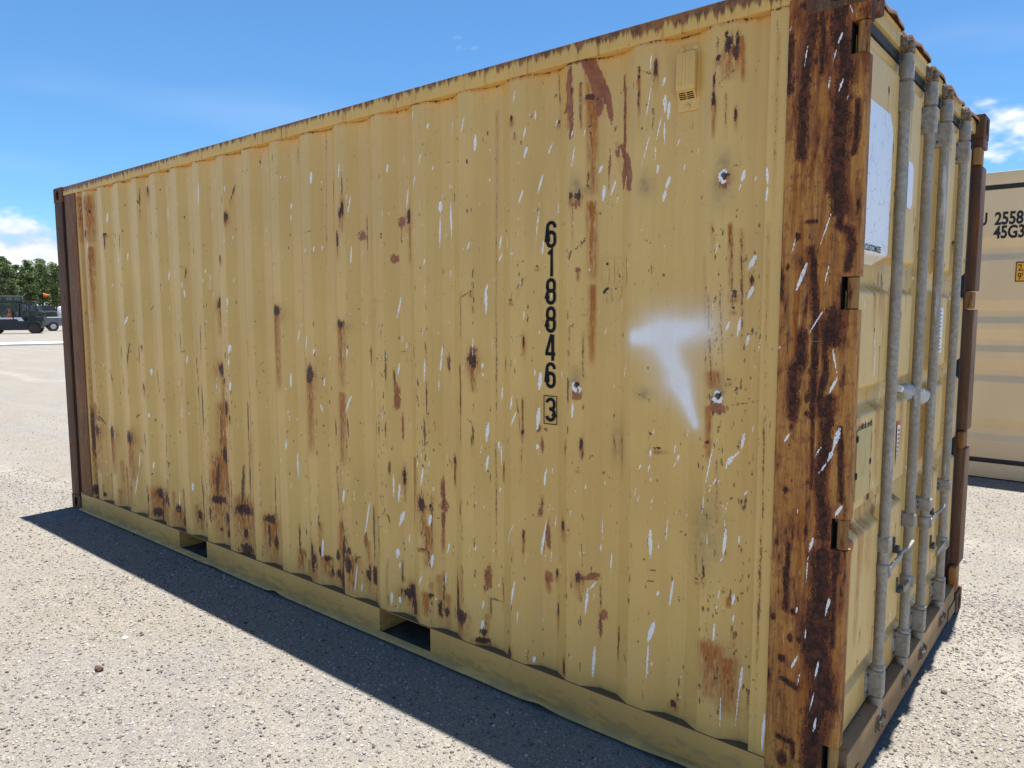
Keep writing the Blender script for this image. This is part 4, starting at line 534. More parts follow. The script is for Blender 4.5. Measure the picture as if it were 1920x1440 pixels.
for x0, z0, x1, z1, wd in rows(WHITE):
    wd = max(wd*(0.48 if x0 < 2.5 else 0.68 if x0 < 4 else 0.82), 0.0042); wr.line(2, x0, z0, x1, z1, max(wd*0.78, 0.0036), max(0.0024, wd*0.26))
for x, z, rx, rz in rows(DARK):
    k_ = 0.95 if x < 2.5 else 1.15
    wr.ell(0, x, z, rx*k_, rz*1.1, max(0.005, min(rx, rz)*0.75)); wr.soft(1, x, z-0.015, rx*1.9, rz*1.9, 1.0)
    if rz > 0.012: wr.run(x, z, x, z-rz*3.2, rx*2.4, 0.95)
for x, z, rx, rz in rows(PRIM): wr.ell(4, x, z, rx, rz, max(0.005, min(rx, rz)*0.6))
for x0, z0, x1, z1, wd in rows(STAIN): wr.run(x0, z0, x1, z1, max(wd*1.15, 0.016), 1.2)
for x0, z0, x1, z1, wd in rows(THIN):
    ln_ = abs(z0-z1); wr.line(5, x0, z0, x1, z1, max(wd*0.7, 0.0028) if ln_ < 0.45 else 0.0024, 0.005, gain=1.0 if ln_ < 0.45 else 0.62)
    if z0-z1 > 0.05: wr.run(x0, z0, x1, z1-0.05, 0.018, 0.35)
for x, z, rx, rz in rows(DIRT): wr.soft(6, x, z, rx, rz, 0.85)
for pl in POLY: wr.poly(4, [tuple(p) for p in pl])
for x, z, ws in SCARS:
    if ws:
        for _ in range(9):
            an = rng.uniform(0, 6.28); wr.ell(2, x+0.013*math.cos(an), z-0.004+0.016*math.sin(an), rng.uniform(0.004, 0.009), rng.uniform(0.004, 0.008), 0.005)
    wr.ell(4, x, z-0.030, 0.020, 0.010, 0.010); wr.soft(6, x, z+0.035, 0.030, 0.045, 0.9); wr.ell(0, x, z, 0.007, 0.008, 0.006)
# paint chips along the ridges of the corrugation, random flecks and fine scratches
for k in range(-10, 9):
    c0 = 3.373+PW*k
    if not 0.5 < c0 < 5.75: continue
    heavy = rng.uniform(0.1, 1.0)
    for e in (-0.036, 0.036):
        for _ in range(int(20*heavy)):
            z = 0.18+1.6*rng.uniform(0, 1)**1.3; ln = rng.uniform(0.006, 0.05)
            wr.line(5, c0+e+rng.normal(0, 0.003), z, c0+e+rng.normal(0, 0.003), z+ln, rng.uniform(0.002, 0.005), 0.005)
for _ in range(520):
    x, z = rng.uniform(0.5, 5.8), rng.uniform(0.2, 2.45); wr.ell(5 if rng.random() < .7 else 0, x, z, rng.uniform(0.0015, 0.004), rng.uniform(0.002, 0.007), 0.005)
for _ in range(420):
    x, z = rng.uniform(0.5, 5.8), rng.uniform(0.2, 2.45); ln = rng.uniform(0.01, 0.07)
    wr.line(2, x, z, x-ln*rng.uniform(-0.05, 0.3), z-ln, rng.uniform(0.0022, 0.0045), 0.0045, gain=rng.uniform(0.75, 1.0))
# pitted band on some ridges
for c0, z0, z1 in ((3.935, 0.6, 1.55), (3.63, 0.3, 1.0), (2.53, 0.3, 1.45), (2.25, 0.3, 1.0), (5.625, 0.25, 1.9), (5.72, 0.3, 1.9), (4.22, 0.5, 1.2)):
    for _ in range(90): wr.ell(5, c0+rng.normal(0, 0.022), rng.uniform(z0, z1), rng.uniform(0.001, 0.003), rng.uniform(0.002, 0.008), 0.0045)
for _ in range(46):
    x = 0.6+4.0*rng.uniform(0, 1)**1.1; z = rng.uniform(0.16, 0.34); wr.run(x, z+rng.uniform(0.03, 0.16), x, 0.15, rng.uniform(0.02, 0.055), rng.uniform(0.5, 1.0))
    if rng.random() < 0.55: wr.ell(0, x+rng.normal(0, 0.008), z, rng.uniform(0.006, 0.016), rng.uniform(0.012, 0.04), 0.009)
# rusty weld under the top rail, dirt line above the bottom rail
XX, ZZ = np.meshgrid(X, Z)
tw = np.clip((ZZ-2.508+0.006*vnoise(XX, ZZ, 3, 22, 1))/0.012, 0, 1); wr.A[..., 1] = np.maximum(wr.A[..., 1], tw*0.6)
tw2 = np.clip((ZZ-2.512+0.010*vnoise(XX, ZZ, 5, 40, 1))/0.010, 0, 1)*0.62; wr.A[..., 0] = np.maximum(wr.A[..., 0], tw2)
bt = np.clip((0.205-ZZ+0.03*vnoise(XX, ZZ, 9, 5, 2))/0.07, 0, 1)*0.5; wr.B[..., 2] = np.maximum(wr.B[..., 2], bt)
le = np.clip((0.80-XX)/0.4, 0, 1)*np.clip(0.6+0.5*vnoise(XX, ZZ, 31, 9, 1.2), 0, 1)*0.55; wr.A[..., 1] = np.maximum(wr.A[..., 1], le)
# the sprayed white T
def spray(x0, z0, x1, z1, s0, s1, g0, g1):
    tt = np.clip(((XX-x0)*(x1-x0)+(ZZ-z0)*(z1-z0))/((x1-x0)**2+(z1-z0)**2), 0, 1)
    dd = np.hypot(XX-x0-tt*(x1-x0), ZZ-z0-tt*(z1-z0)); s_ = s0+(s1-s0)*tt
    v = np.exp(-(dd/s_)**2)*(g0+(g1-g0)*tt)+0.30*np.exp(-(dd/(s_*2.2))**2)*(g0+(g1-g0)*tt)
    wr.C[..., 0] = 1-(1-wr.C[..., 0])*(1-np.clip(v, 0, 1))
spray(5.320, 1.521, 5.42, 1.536, 0.024, 0.036, 1.0, 1.0)
spray(5.42, 1.536, 5.57, 1.560, 0.038, 0.046, 0.95, 0.60)
spray(5.415, 1.525, 5.478, 1.365, 0.034, 0.032, 0.75, 1.0)
spray(5.478, 1.365, 5.545, 1.230, 0.030, 0.017, 1.0, 0.9)
wr.C[..., 0] = np.clip(wr.C[..., 0], 0, 1)*(0.93+0.07*vnoise(XX, ZZ, 11, 30, 30))
Yw = wallys(X)[None]+0.0030*vnoise(XX, ZZ, 21, 1.1, 1.3)+0.0006*vnoise(XX, ZZ, 22, 4, 3)
# knocks and shallow dents
for x, z, rx, dp in ((5.63, 1.36, 0.05, 0.006), (5.07, 1.36, 0.04, 0.005), (5.63, 2.03, 0.06, 0.005), (3.95, 0.45, 0.07, 0.012), (3.62, 0.42, 0.05, 0.008), (4.5, 0.36, 0.06, 0.012), (4.64, 0.36, 0.05, 0.008), (2.15, 0.45, 0.08, 0.01), (1.6, 0.4, 0.06, 0.008), (4.95, 2.35, 0.07, 0.01), (2.45, 0.5, 0.07, .01)):
    Yw = Yw+dp*np.exp(-((XX-x)/rx)**2-((ZZ-z)/(rx*1.4))**2)
PT = np.stack([XX, Yw, ZZ], -1)
ids = [int(np.argmin(np.abs(X-s_))) for s_ in SEAMS]
for a, b in zip(ids, ids[1:]):
    gridmesh('wall_panel', PT[:, a:b+1], M_wall, cont, {'wearA': wr.A[:, a:b+1], 'wearB': wr.B[:, a:b+1], 'wearC': wr.C[:, a:b+1]})

for x, z, ws in SCARS: MB().lathe((x, float(wallys(x))+0.004, z), (0, -1, 0), [(0, 0.0085), (0.006, 0.008), (0.009, 0.005), (0.0095, 0.001)], 12).obj('weld_stud', M_latch, cont)
# ---- top and bottom side rails
tr = MB().box(0.178, 5.88, 0.005, 0.065, 2.521, 2.587, 0.004).obj('top_rail', M_toprail, cont)
MB().box(0.178, 5.88, W_-0.065, W_-0.005, 2.521, 2.587, 0.004).obj('top_rail', M_toprail, cont)
PK = [(1.836, 2.199), (3.895, 4.256)]
segs = [(0.178, PK[0][0]), (PK[0][1], PK[1][0]), (PK[1][1], 5.88)]
for i, (a, b) in enumerate(segs):
    MB().box(a, b, 0.006, 0.014, 0.022, 0.1455, 0.0015).obj('bottom_rail', M_rail, cont)
# ledge on top of the rail (runs over the pockets) and the bent lower lip
MB().box(0.178, 5.88, 0.0045, 0.075, 0.1458, 0.1500, 0.0012).obj('rail_ledge', M_rail, cont)
nx = 420; xs = np.linspace(0.19, 5.87, nx)
wob = 0.003*vnoise(xs, xs*0, 41, 2.2, 1)+0.0015*vnoise(xs, xs*0, 42, 7, 1)
bump_ = sum(h*np.exp(-((xs-c)/s_)**2) for c, s_, h in ((3.02, 0.05, 0.022), (4.92, 0.06, 0.016), (5.55, 0.12, 0.014), (2.35, 0.08, 0.008)))
lip = np.zeros((4, nx, 3)); lip[..., 0] = xs
lip[0, :, 1] = 0.010; lip[0, :, 2] = 0.030
lip[1, :, 1] = -0.002+0.3*wob; lip[1, :, 2] = 0.0225+0.5*bump_
lip[2, :, 1] = -0.022+wob-0.4*bump_; lip[2, :, 2] = 0.0185+bump_
lip[3, :, 1] = -0.0225+wob-0.4*bump_; lip[3, :, 2] = 0.0115+bump_
o = gridmesh('bottom_lip', lip, M_rail, cont)
for a, b in PK:
    for u0, u1 in ((a-0.006, a-0.0005), (b+0.0005, b+0.006)): MB().box(u0, u1, 0.0145, W_-0.02, 0.024, 0.1455).obj('fork_pocket_side', M_rail, cont, False)
    MB().box(a, b, 0.0, W_-0.02, 0.012, 0.0215).obj('fork_pocket_floor', M_pfloor, cont, False)
MB().box(0.16, 5.9, 0.08, W_-0.08, 0.151, 0.175).obj('underside', M_under, cont, False)
MB().box(0.178, 5.88, W_-0.014, W_-0.006, 0.022, 0.160, 0.0015).obj('bottom_rail', M_rail, cont)
# roof sheet, rear wall, front wall
xr = np.linspace(0.05, 5.99, 240); yr = np.array([0.06, 0.4, 1.1, 1.8, W_-0.06]); RX, RY = np.meshgrid(xr, yr)
gridmesh('roof_panel', np.stack([RX, RY, 2.572+0.010*np.clip(np.sin(RX*2*np.pi/0.21)*2, -1, 1)], -1), M_roof, cont)
zb = np.linspace(0.15, 2.53, 8); xb = np.linspace(0.2, 5.9, 520); BX, BZ = np.meshgrid(xb, zb)
gridmesh('rear_wall_panel', np.stack([BX, W_-wallys(BX), BZ], -1), M_wall, cont)
yb = np.linspace(0.1, W_-0.1, 200); FY, FZ = np.meshgrid(yb, zb)
gridmesh('front_wall_panel', np.stack([0.02+0.04*np.clip(np.sin(FY*2*np.pi/0.25)*1.6*0.5+0.5, 0, 1), FY, FZ], -1), M_wall, cont)

# ---- corner castings (three oval openings each)
def casting_mesh():
    b = MB().box(-0.089, 0.089, -0.081, 0.081, -0.059, 0.059, 0.010, 3)
    me = bpy.data.meshes.new('corner_casting'); me.from_pydata(b.v, [], b.f); me.update()
    o = bpy.data.objects.new('tmp_casting', me); COL.objects.link(o)
    cut = MB().box(-0.066, 0.066, -0.058, 0.058, -0.038, 0.038)
    def slot(axis, ln, wd, a0, a1, vert):
        n = 20; pts = []
        for i in range(n):
            an = 2*math.pi*i/n; u, v = math.cos(an)*wd/2, math.sin(an)*wd/2
            if vert: v += math.copysign((ln-wd)/2, v)
            else: u += math.copysign((ln-wd)/2, u)
            pts.append((u, v))
        MBs = MB(); MBs.prism(pts, axis, a0, a1); return MBs
    cutters = [cut, slot(1, 0.079, 0.051, -0.1, 0.1, True), slot(0, 0.079, 0.051, -0.1, 0.1, True), slot(2, 0.10, 0.060, -0.08, 0.08, False)]
    tmp = []
    for c in cutters:
        cm = c.obj('tmp_cut', None, None, False); tmp.append(cm)
        md = o.modifiers.new('b', 'BOOLEAN'); md.operation = 'DIFFERENCE'; md.object = cm; md.solver = 'EXACT'
    dg = bpy.context.evaluated_depsgraph_get(); dg.update()
    me2 = bpy.data.meshes.new_from_object(o.evaluated_get(dg))
    for q in tmp+[o]: bpy.data.objects.remove(q, do_unlink=True)
    me2.name = 'corner_casting'; return me2
CM = casting_mesh(); CM.materials.clear(); CM.materials.append(M_brown)
for cx in (0.089, L_-0.089):
    for cy in (0.077, W_-0.077):
        for cz in (0.059, H_-0.059):
            o = link(bpy.data.objects.new('corner_casting', CM), cont); o.location = (cx, cy, cz)

# ---- front (far) corner post on the long side: face, groove, flange
MB().box(0.004, 0.150, 0.000, 0.012, 0.118, 2.473, 0.003).obj('corner_post', M_brown, cont)
MB().box(0.02, 0.42, 0.045, 0.052, 0.10, 2.55, 0.0).obj('post_groove', M_brown, cont)
MB().box(0.205, 0.403, 0.003, 0.020, 0.140, 2.521, 0.004).obj('post_flange', M_flange, cont)
MB().box(0.004, 0.15, W_-0.012, W_, 0.118, 2.473, 0.003).obj('corner_post', M_brown, cont)

# ---- rear (near) corner post: painted face, hinge side with notches
ZN = [(0.118, 0.268), (0.893, 0.990), (1.617, 1.713), (2.338, 2.430)]     # hinge notches
def postgrid(name, prof, z0, z1, mat, parent, dz=0.006):
    prof = np.array(prof); zz = np.linspace(z0, z1, max(2, int((z1-z0)/dz)+1))
    xx = prof[:, 0]; w2 = Wear(np.maximum.accumulate(xx+np.arange(len(xx))*1e-7), zz)
    for pth, hw in POSTP:
        for (x0, p0), (x1, p1) in zip(pth, pth[1:]): w2.line(0, x0, p0, x1, p1, hw*2.3, max(hw*1.25, 0.006), taper=False); w2.run(x0, p0, x1, p1, hw*5, 0.9)
    for x, z, rx, rz in POSTB: w2.ell(0, x, z, rx, rz, max(0.005, min(rx, rz)*0.8))
    for x0, p0, x1, p1, wd in rows(WHITE):
        if x0 > 5.80: w2.line(2, x0, p0, x1, p1, max(wd*0.75, 0.0035), max(0.0028, wd*0.34))
    for x0, p0, x1, p1, wd in POSTT: w2.line(5, x0, p0, x1, p1, wd, 0.005)
    # heavier corrosion towards the head of the post
    XP, ZP = np.meshgrid(xx, zz)
    hd = np.clip((ZP-2.05)/0.42, 0, 1)*np.clip(0.55+0.6*vnoise(XP, ZP, 51, 30, 5), 0, 1)
    w2.A[..., 0] = np.maximum(w2.A[..., 0], hd*0.60)
    w2.A[..., 1] = np.maximum(w2.A[..., 1], 0.25+0.55*np.clip(vnoise(XP, ZP, 52, 45, 1.5), 0, 1))
    w2.A[..., 1] = np.maximum(w2.A[..., 1], np.clip((ZP-1.9)/0.6, 0, 1)*0.75)
    ed = np.clip((5.90-XP)/0.06, 0, 1)*np.clip((2.3-ZP)/0.4, 0, 1); w2.A[..., 1] *= 1-0.6*ed
    P_ = np.zeros((len(zz), len(prof), 3)); P_[..., 0] = prof[None, :, 0]; P_[..., 1] = prof[None, :, 1]; P_[..., 2] = zz[:, None]
    P_[..., 1] += 0.0015*vnoise(XP, ZP, 55, 6, 2)+0.0012*(w2.A[..., 0] > 0.5)*vnoise(XP, ZP, 57, 90, 40)
    return gridmesh(name, P_, mat, parent, {'wearA': w2.A, 'wearB': w2.B})
POSTT = [(5.845+random.uniform(0, 0.2), z, 0, 0, 0) for z in ()]
for _ in range(70):
    x, z = random.uniform(5.84, 6.05), random.uniform(0.15, 2.45); ln = random.uniform(0.01, 0.12)
    if random.random() < 0.25: POSTT.append((x, z, x+random.uniform(0.008, 0.02), z+random.uniform(-0.004, 0.004), 0.004))
    else: POSTT.append((x, z, x+random.uniform(-0.003, 0.003), z-ln, random.uniform(0.002, 0.005)))
pf = [(5.832, 0.012), (5.832, 0.006), (5.8335, 0.002), (5.837, 0.0)]+[(x, 0.0) for x in np.arange(5.840, 6.010, 0.0032)]+[(6.0105, 0.0), (6.0126, 0.0)]
post = postgrid('corner_post', pf, 0.118, 2.530, M_post, cont)
jp = [(6.01265, 0.0), (6.015, 0.0)]+[(x, 0.0) for x in np.arange(6.018, 6.046, 0.0032)]
for i in range(7):
    an = math.pi/2*i/6; jp.append((6.046+0.012*math.sin(an), 0.012-0.012*math.cos(an)))
jp += [(6.0582, 0.03), (6.0583, 0.05)]
zj = [(ZN[0][1], ZN[1][0]), (ZN[1][1], ZN[2][0]), (ZN[2][1], ZN[3][0]), (ZN[3][1], 2.475)]
for a, b in zj:
    j = postgrid('hinge_channel', jp, a, b, M_post, post)
    for z in (a, b): MB().box(6.0131, 6.0578, 0.002, 0.05, z-0.0012 if z == b else z, z if z == b else z+0.0012, 0).obj('channel_end', M_post, post, False)
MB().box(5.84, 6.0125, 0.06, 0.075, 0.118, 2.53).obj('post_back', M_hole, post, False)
for a, b in ZN:
    MB().box(6.0126, 6.050, 0.046, 0.049, a, b).obj('notch_shade_plate', M_hole, post, False); MB().box(6.0060, 6.0124, 0.0012, 0.049, a, b).obj('notch_shade_plate', M_hole, post, False)  # near-black plates added as the shade inside the notches
    MB().cyl((6.041, 0.020, a+0.003), (6.041, 0.020, b-0.003), 0.016, seg=20).box(6.036, 6.046, 0.022, 0.045, a+0.008, b-0.008).obj('hinge_knuckle', M_knuckle, post)
# far rear post
for a, b in ((0.27, 0.893), (0.990, 1.617), (1.713, 2.338), (2.430, 2.475)): MB().box(6.008, 6.056, 2.135, W_-0.002, a, b, 0.006).obj('corner_post', M_postfar, cont)
MB().box(5.93, 6.01, 2.13, W_-0.004, 0.118, 2.475, 0.003).obj('post_back', M_postfar, cont)
for a, b in ZN: MB().box(6.012, 6.050, 2.105, 2.215, a+0.004, b-0.004, 0.012, 3).obj('hinge_knuckle', M_knuckle, cont)

# ---- serial number: pressed condensed figures
def arc(cx, cz, rx, rz, a0, a1, n=9):
    return [(cx+rx*math.cos(rad(a0+(a1-a0)*i/n)), cz+rz*math.sin(rad(a0+(a1-a0)*i/n))) for i in range(n+1)]
gw, gh, hw_ = 0.0495, 0.104, 0.0068      # glyph box and half stroke
l_, r_, b_, t_ = hw_, gw-hw_, hw_, gh-hw_; cx_ = gw/2; rx_ = (r_-l_)/2; rr = rx_
GL = {
 '6': [arc(cx_, t_-rr, rx_, rr, -8, 180)+[(l_, b_+rr)]+arc(cx_, b_+rr, rx_, rr, 180, 360)+[(r_, 0.044)], arc(cx_, 0.044, rx_, rr*0.9, 0, 165)],
 '1': [[(cx_-0.013, t_-0.011), (cx_+0.003, t_+0.004), (cx_+0.003, 0)]],
 '8': [arc(cx_, t_-rr*0.94, rx_*0.94, rr*0.94, -90, 270, 24)[:0]+arc(cx_, t_-rr, rx_*0.95, rr, 0, 180)+[(l_+0.001, 0.066)]+arc(cx_, 0.066, rx_*0.95, 0.013, 180, 360)+[(r_-0.001, t_-rr)],
       arc(cx_, 0.042, rx_, 0.013, 0, 180)+[(l_, b_+rr)]+arc(cx_, b_+rr, rx_, rr, 180, 360)+[(r_, 0.042)]],
 '4': [[(r_+0.004, 0.027), (l_-0.002, 0.027), (l_-0.002, 0.034), (cx_+0.004, gh)], [(cx_+0.010, gh*0.99), (cx_+0.010, 0)]],
 '3': [arc(cx_, t_-rr, rx_, rr, 175, 0)+[(r_, 0.068)]+arc(cx_-0.006, 0.067, rx_+0.006, 0.0125, 0, -90), arc(cx_-0.006, 0.040, rx_+0.006, 0.0145, 90, 0)+[(r_, b_+rr)]+arc(cx_, b_+rr, rx_, rr, 0, -175)],
 'I': [[(cx_, 0.0), (cx_, gh)]],
}
def ribbon(mb, pts, hw, fn):
    pts = [Vector((p[0], p[1])) for p in pts]; n = len(pts); Ls, Rs = [], []
    for i in range(n):
        a = (pts[i]-pts[i-1]).normalized() if i else None; b = (pts[i+1]-pts[i]).normalized() if i < n-1 else None
        tdir = ((a or b)+(b or a)); tdir = (tdir if tdir.length > 1e-4 else (a or b)).normalized()
        nn = Vector((-tdir.y, tdir.x)); k = hw/max(0.5, nn.dot(Vector((-(b or a).y, (b or a).x))))
        Ls.append(pts[i]+nn*k); Rs.append(pts[i]-nn*k)
    mb.add([fn(p) for p in Ls]+[fn(p) for p in Rs], [(i, i+1, n+i+1, n+i) for i in range(n-1)])
num = MB(); inner = 0.046-0.0030
for i, chh in enumerate('618846'):
    zb_ = 1.858-0.1098*i
    for k, st in enumerate(GL[chh]):
        ribbon(num, st, hw_, lambda p: (4.8965+p[0], inner-0.0009*k, zb_+p[1]))
for k, st in enumerate(GL['3']): ribbon(num, st, hw_, lambda p: (4.8965+p[0], inner-0.0009*k, 1.176+p[1]*0.93))
for q in range(4):
    c_ = [(4.8895, 1.1665), (4.8895, 1.2785), (4.9525, 1.2785), (4.9525, 1.1665)]; a, b = c_[q], c_[(q+1) % 4]
    ribbon(num, [a, b], 0.0016, lambda p: (p[0], inner-0.0006-0.0002*q, p[1]))
num.obj('serial_number', M_ink, cont, False)
# ghost of the removed oval marking: box, i c, 8 7
gh_ = MB()
conf = lambda dy: (lambda p: (p[0], float(wallys(p[0]))-dy, p[1]))
def dens_(a, b, n=14): return [(a[0]+(b[0]-a[0])*i/n, a[1]+(b[1]-a[1])*i/n) for i in range(n+1)]
bx = [(5.157, 1.710), (5.157, 1.803), (5.268, 1.805), (5.270, 1.708)]
for q in range(4): ribbon(gh_, dens_(bx[q], bx[(q+1) % 4]), 0.0022, conf(0.0028+0.0002*q))
ribbon(gh_, dens_((5.182, 1.722), (5.182, 1.775)), 0.005, conf(0.003)); ribbon(gh_, dens_((5.208, 1.711), (5.208, 1.802)), 0.0018, conf(0.0035))
ribbon(gh_, arc(5.238, 1.756, 0.019, 0.026, 50, 310, 14), 0.0035, conf(0.003))
ribbon(gh_, arc(5.185, 1.682, 0.012, 0.013, 0, 360, 16), 0.0035, conf(0.003)); ribbon(gh_, arc(5.185, 1.656, 0.014, 0.014, 0, 360, 16), 0.0035, conf(0.0033))
ribbon(gh_, dens_((5.215, 1.695), (5.243, 1.697)), 0.0035, conf(0.003)); ribbon(gh_, dens_((5.243, 1.697), (5.225, 1.645)), 0.0035, conf(0.0034))
gh_.obj('ghost_lettering', M_ghost, cont, False)
for pts_, w_ in ((dens_((5.176, 1.786), (5.184, 1.786), 3), 0.0045), (arc(5.186, 1.676, 0.018, 0.020, 175, 85, 8), 0.0042), (dens_((5.215, 1.694), (5.222, 1.694), 2), 0.002)):
    rem = MB(); ribbon(rem, pts_, w_, conf(0.005)); rem.obj('lettering_remnant', M_black, cont, False)

# ---- side vent
vent = MB().box(5.455, 5.531, 0.0385, 0.0430, 2.277, 2.490, 0.0018).obj('vent', M_wall, cont)
hood = MB().box(5.457, 5.524, 0.016, 0.0384, 2.340, 2.462, 0.004, 2).obj('vent_hood', M_wall, vent)
MB().prism([(0.020, 2.3395), (0.0384, 2.3395), (0.0384, 2.312)], 0, 5.459, 5.522).obj('vent_louver', M_wall, vent)
for i in range(5): MB().cyl((5.466+0.012*i, 0.0158, 2.356), (5.466+0.012*i, 0.0158, 2.455), 0.0016, seg=6).obj('vent_rib', M_wall, hood)
for i in range(4):
    for sxx in (0, 1):
        z = 2.3335-0.0055*i; yy = 0.0384-(z-2.312)/0.029*0.0184
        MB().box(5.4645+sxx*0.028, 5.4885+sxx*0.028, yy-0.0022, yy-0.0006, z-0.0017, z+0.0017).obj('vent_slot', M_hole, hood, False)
for x, z in ((5.468, 2.478), (5.515, 2.478), (5.491, 2.291)): MB().lathe((x, 0.0386, z), (0, -1, 0), [(0, 0.0105), (0.003, 0.010), (0.005, 0.006), (0.0058, 0.001)], 14).obj('rivet', M_wall, vent)

# ------------------------------------------------------------------ door end
def sstep(v, a, b): k = np.clip((v-a)/(b-a), 0, 1); return k*k*(3-2*k)
def band(v, a, b, s): return sstep(v, a-s, a)*(1-sstep(v, b, b+s))
YB = [(0.05, 0.535), (0.70, 0.895), (1.385, 1.615), (1.86, 2.04)]
ZB = [(1.80, 2.40), (1.375, 1.668), (0.975, 1.268), (0.395, 0.862)]
def doorx(y, z):
    y, z = np.asarray(y, float), np.asarray(z, float)
    my = sum(band(y, a, b, 0.022) for a, b in YB); mz = sum(band(z, a, b, 0.036) for a, b in ZB)
    xx = 5.982+0.038*np.clip(my, 0, 1)*np.clip(mz, 0, 1)
    fr = np.maximum(np.maximum(1-sstep(z, 0.30, 0.31), sstep(z, 2.428, 2.436)), band(y, 1.075, 1.195, 0.005))
    return np.maximum(xx, 5.982+0.018*fr)
def doorleaf(y0, y1, seed):
    ys = np.arange(y0, y1+0.001, 0.006); zs = np.arange(0.175, 2.4601, 0.007)
    wd_ = Wear(ys, zs); r = np.random.default_rng(seed)
    for _ in range(150):
        y, z = r.uniform(y0, y1), r.uniform(0.25, 2.4); ln = r.uniform(0.02, 0.16)
        wd_.line(2, y, z, y+r.uniform(-.01, .01), z-ln, r.uniform(0.003, 0.008), 0.006, gain=r.uniform(.7, .95))
    for _ in range(60):
        y, z = r.uniform(y0, y1), r.uniform(0.25, 2.4); wd_.ell(0, y, z, r.uniform(0.003, 0.009), r.uniform(0.004, 0.015), 0.008); wd_.run(y, z, y, z-r.uniform(0.05, 0.25), 0.018, 0.6)
    for z in (1.285, 0.99, 0.880, 1.69):
        for _ in range(5):
            y = r.uniform(y0+0.05, y1-0.05); wd_.run(y, z, y, z-r.uniform(0.1, 0.4), r.uniform(0.03, 0.07), 0.6)
    if seed == 61:
        for y, z in ((0.30, 0.91), (0.19, 0.86), (0.60, 0.88)): wd_.ell(4, y, z, 0.035, 0.03, 0.012); wd_.run(y, z, y-0.01, z-0.45, 0.05, 0.8)
        wd_.line(0, 0.185, 1.245, 0.185, 0.985, 0.034, 0.014, False); wd_.line(0, 0.375, 1.235, 0.372, 0.985, 0.030, 0.014, False); wd_.line(0, 0.185, 1.242, 0.375, 1.237, 0.010, 0.01, False)
        wd_.run(0.10, 0.52, 0.10, 0.18, 0.03, 1.0); wd_.line(0, 0.105, 0.50, 0.10, 0.20, 0.014, 0.012)
    YY, ZZ_ = np.meshgrid(ys, zs)
    wd_.A[..., 1] = np.maximum(wd_.A[..., 1], np.clip((0.42-ZZ_)/0.25, 0, 1)*np.clip(0.4+0.6*vnoise(YY, ZZ_, 71, 30, 2), 0, 1)*0.6)
    gl = sum(band(ZZ_, a-0.045, a-0.02, 0.012) for a, b in ZB); wd_.B[..., 2] = np.maximum(wd_.B[..., 2], 0.30*np.clip(gl, 0, 1))  # darker band on the slope below each raised block
    P_ = np.stack([doorx(YY, ZZ_)+0.0012*vnoise(YY, ZZ_, 73, 4, 4), YY, ZZ_], -1)
    return gridmesh('door', P_, M_door, cont, {'wearA': wd_.A, 'wearB': wd_.B})
dl = doorleaf(0.030, 1.133, 61); dr = doorleaf(1.143, 2.075, 62)
MB().box(5.955, 5.975, 1.1335, 1.1425, 0.18, 2.455).obj('center_gasket', M_rubber, cont, False)
MB().box(5.990, 6.0075, 0.012, 2.10, 2.4605, 2.492, 0.003).obj('top_gasket', M_rubber, cont)
MB().box(5.990, 6.016, 2.078, 2.118, 0.30, 2.460, 0.004).obj('side_gasket', M_rubber, cont)
MB().box(5.975, 6.000, 0.060, 2.10, 0.166, 0.1745, 0.002).obj('bottom_gasket', M_rubber, cont)
hd_ = MB().box(5.955, 6.020, 0.06, W_-0.12, 2.4925, 2.555, 0.006).obj('door_header', M_header, cont)
# bent, rust-eaten rain lip along the head
ny = 150; yl = np.linspace(0.07, W_-0.10, ny); lp = np.zeros((4, ny, 3)); lp[..., 1] = yl
wv = 0.010*vnoise(yl, yl*0, 81, 5, 1)+0.005*vnoise(yl, yl*0, 82, 16, 1)
gap = np.where((np.abs(yl-0.57) < 0.05) | (np.abs(yl-0.985) < 0.045) | (np.abs(yl-1.30) < 0.045) | (np.abs(yl-1.75) < 0.045), 0.7, 0.0)
ex = 0.022*(1-gap)+0.6*wv
lp[0, :, 0] = 5.97; lp[0, :, 2] = 2.5570
lp[1, :, 0] = 6.006+ex*0.2; lp[1, :, 2] = 2.5590
lp[2, :, 0] = 6.012+ex; lp[2, :, 2] = 2.556+0.5*wv
lp[3, :, 0] = 6.013+ex; lp[3, :, 2] = 2.541+0.8*wv
gridmesh('rain_lip', lp, M_brown, hd_)
MB().box(5.95, 6.046, 0.165, W_-0.165, 0.020, 0.1650, 0.006).obj('door_sill', M_sill, cont)
MB().box(6.0465, 6.052, 0.165, 0.30, 0.022, 0.075, 0.002).obj('sill_plate', M_sill, cont); MB().box(6.0465, 6.052, W_-0.34, W_-0.165, 0.022, 0.085, 0.002).obj('sill_plate', M_sill, cont)

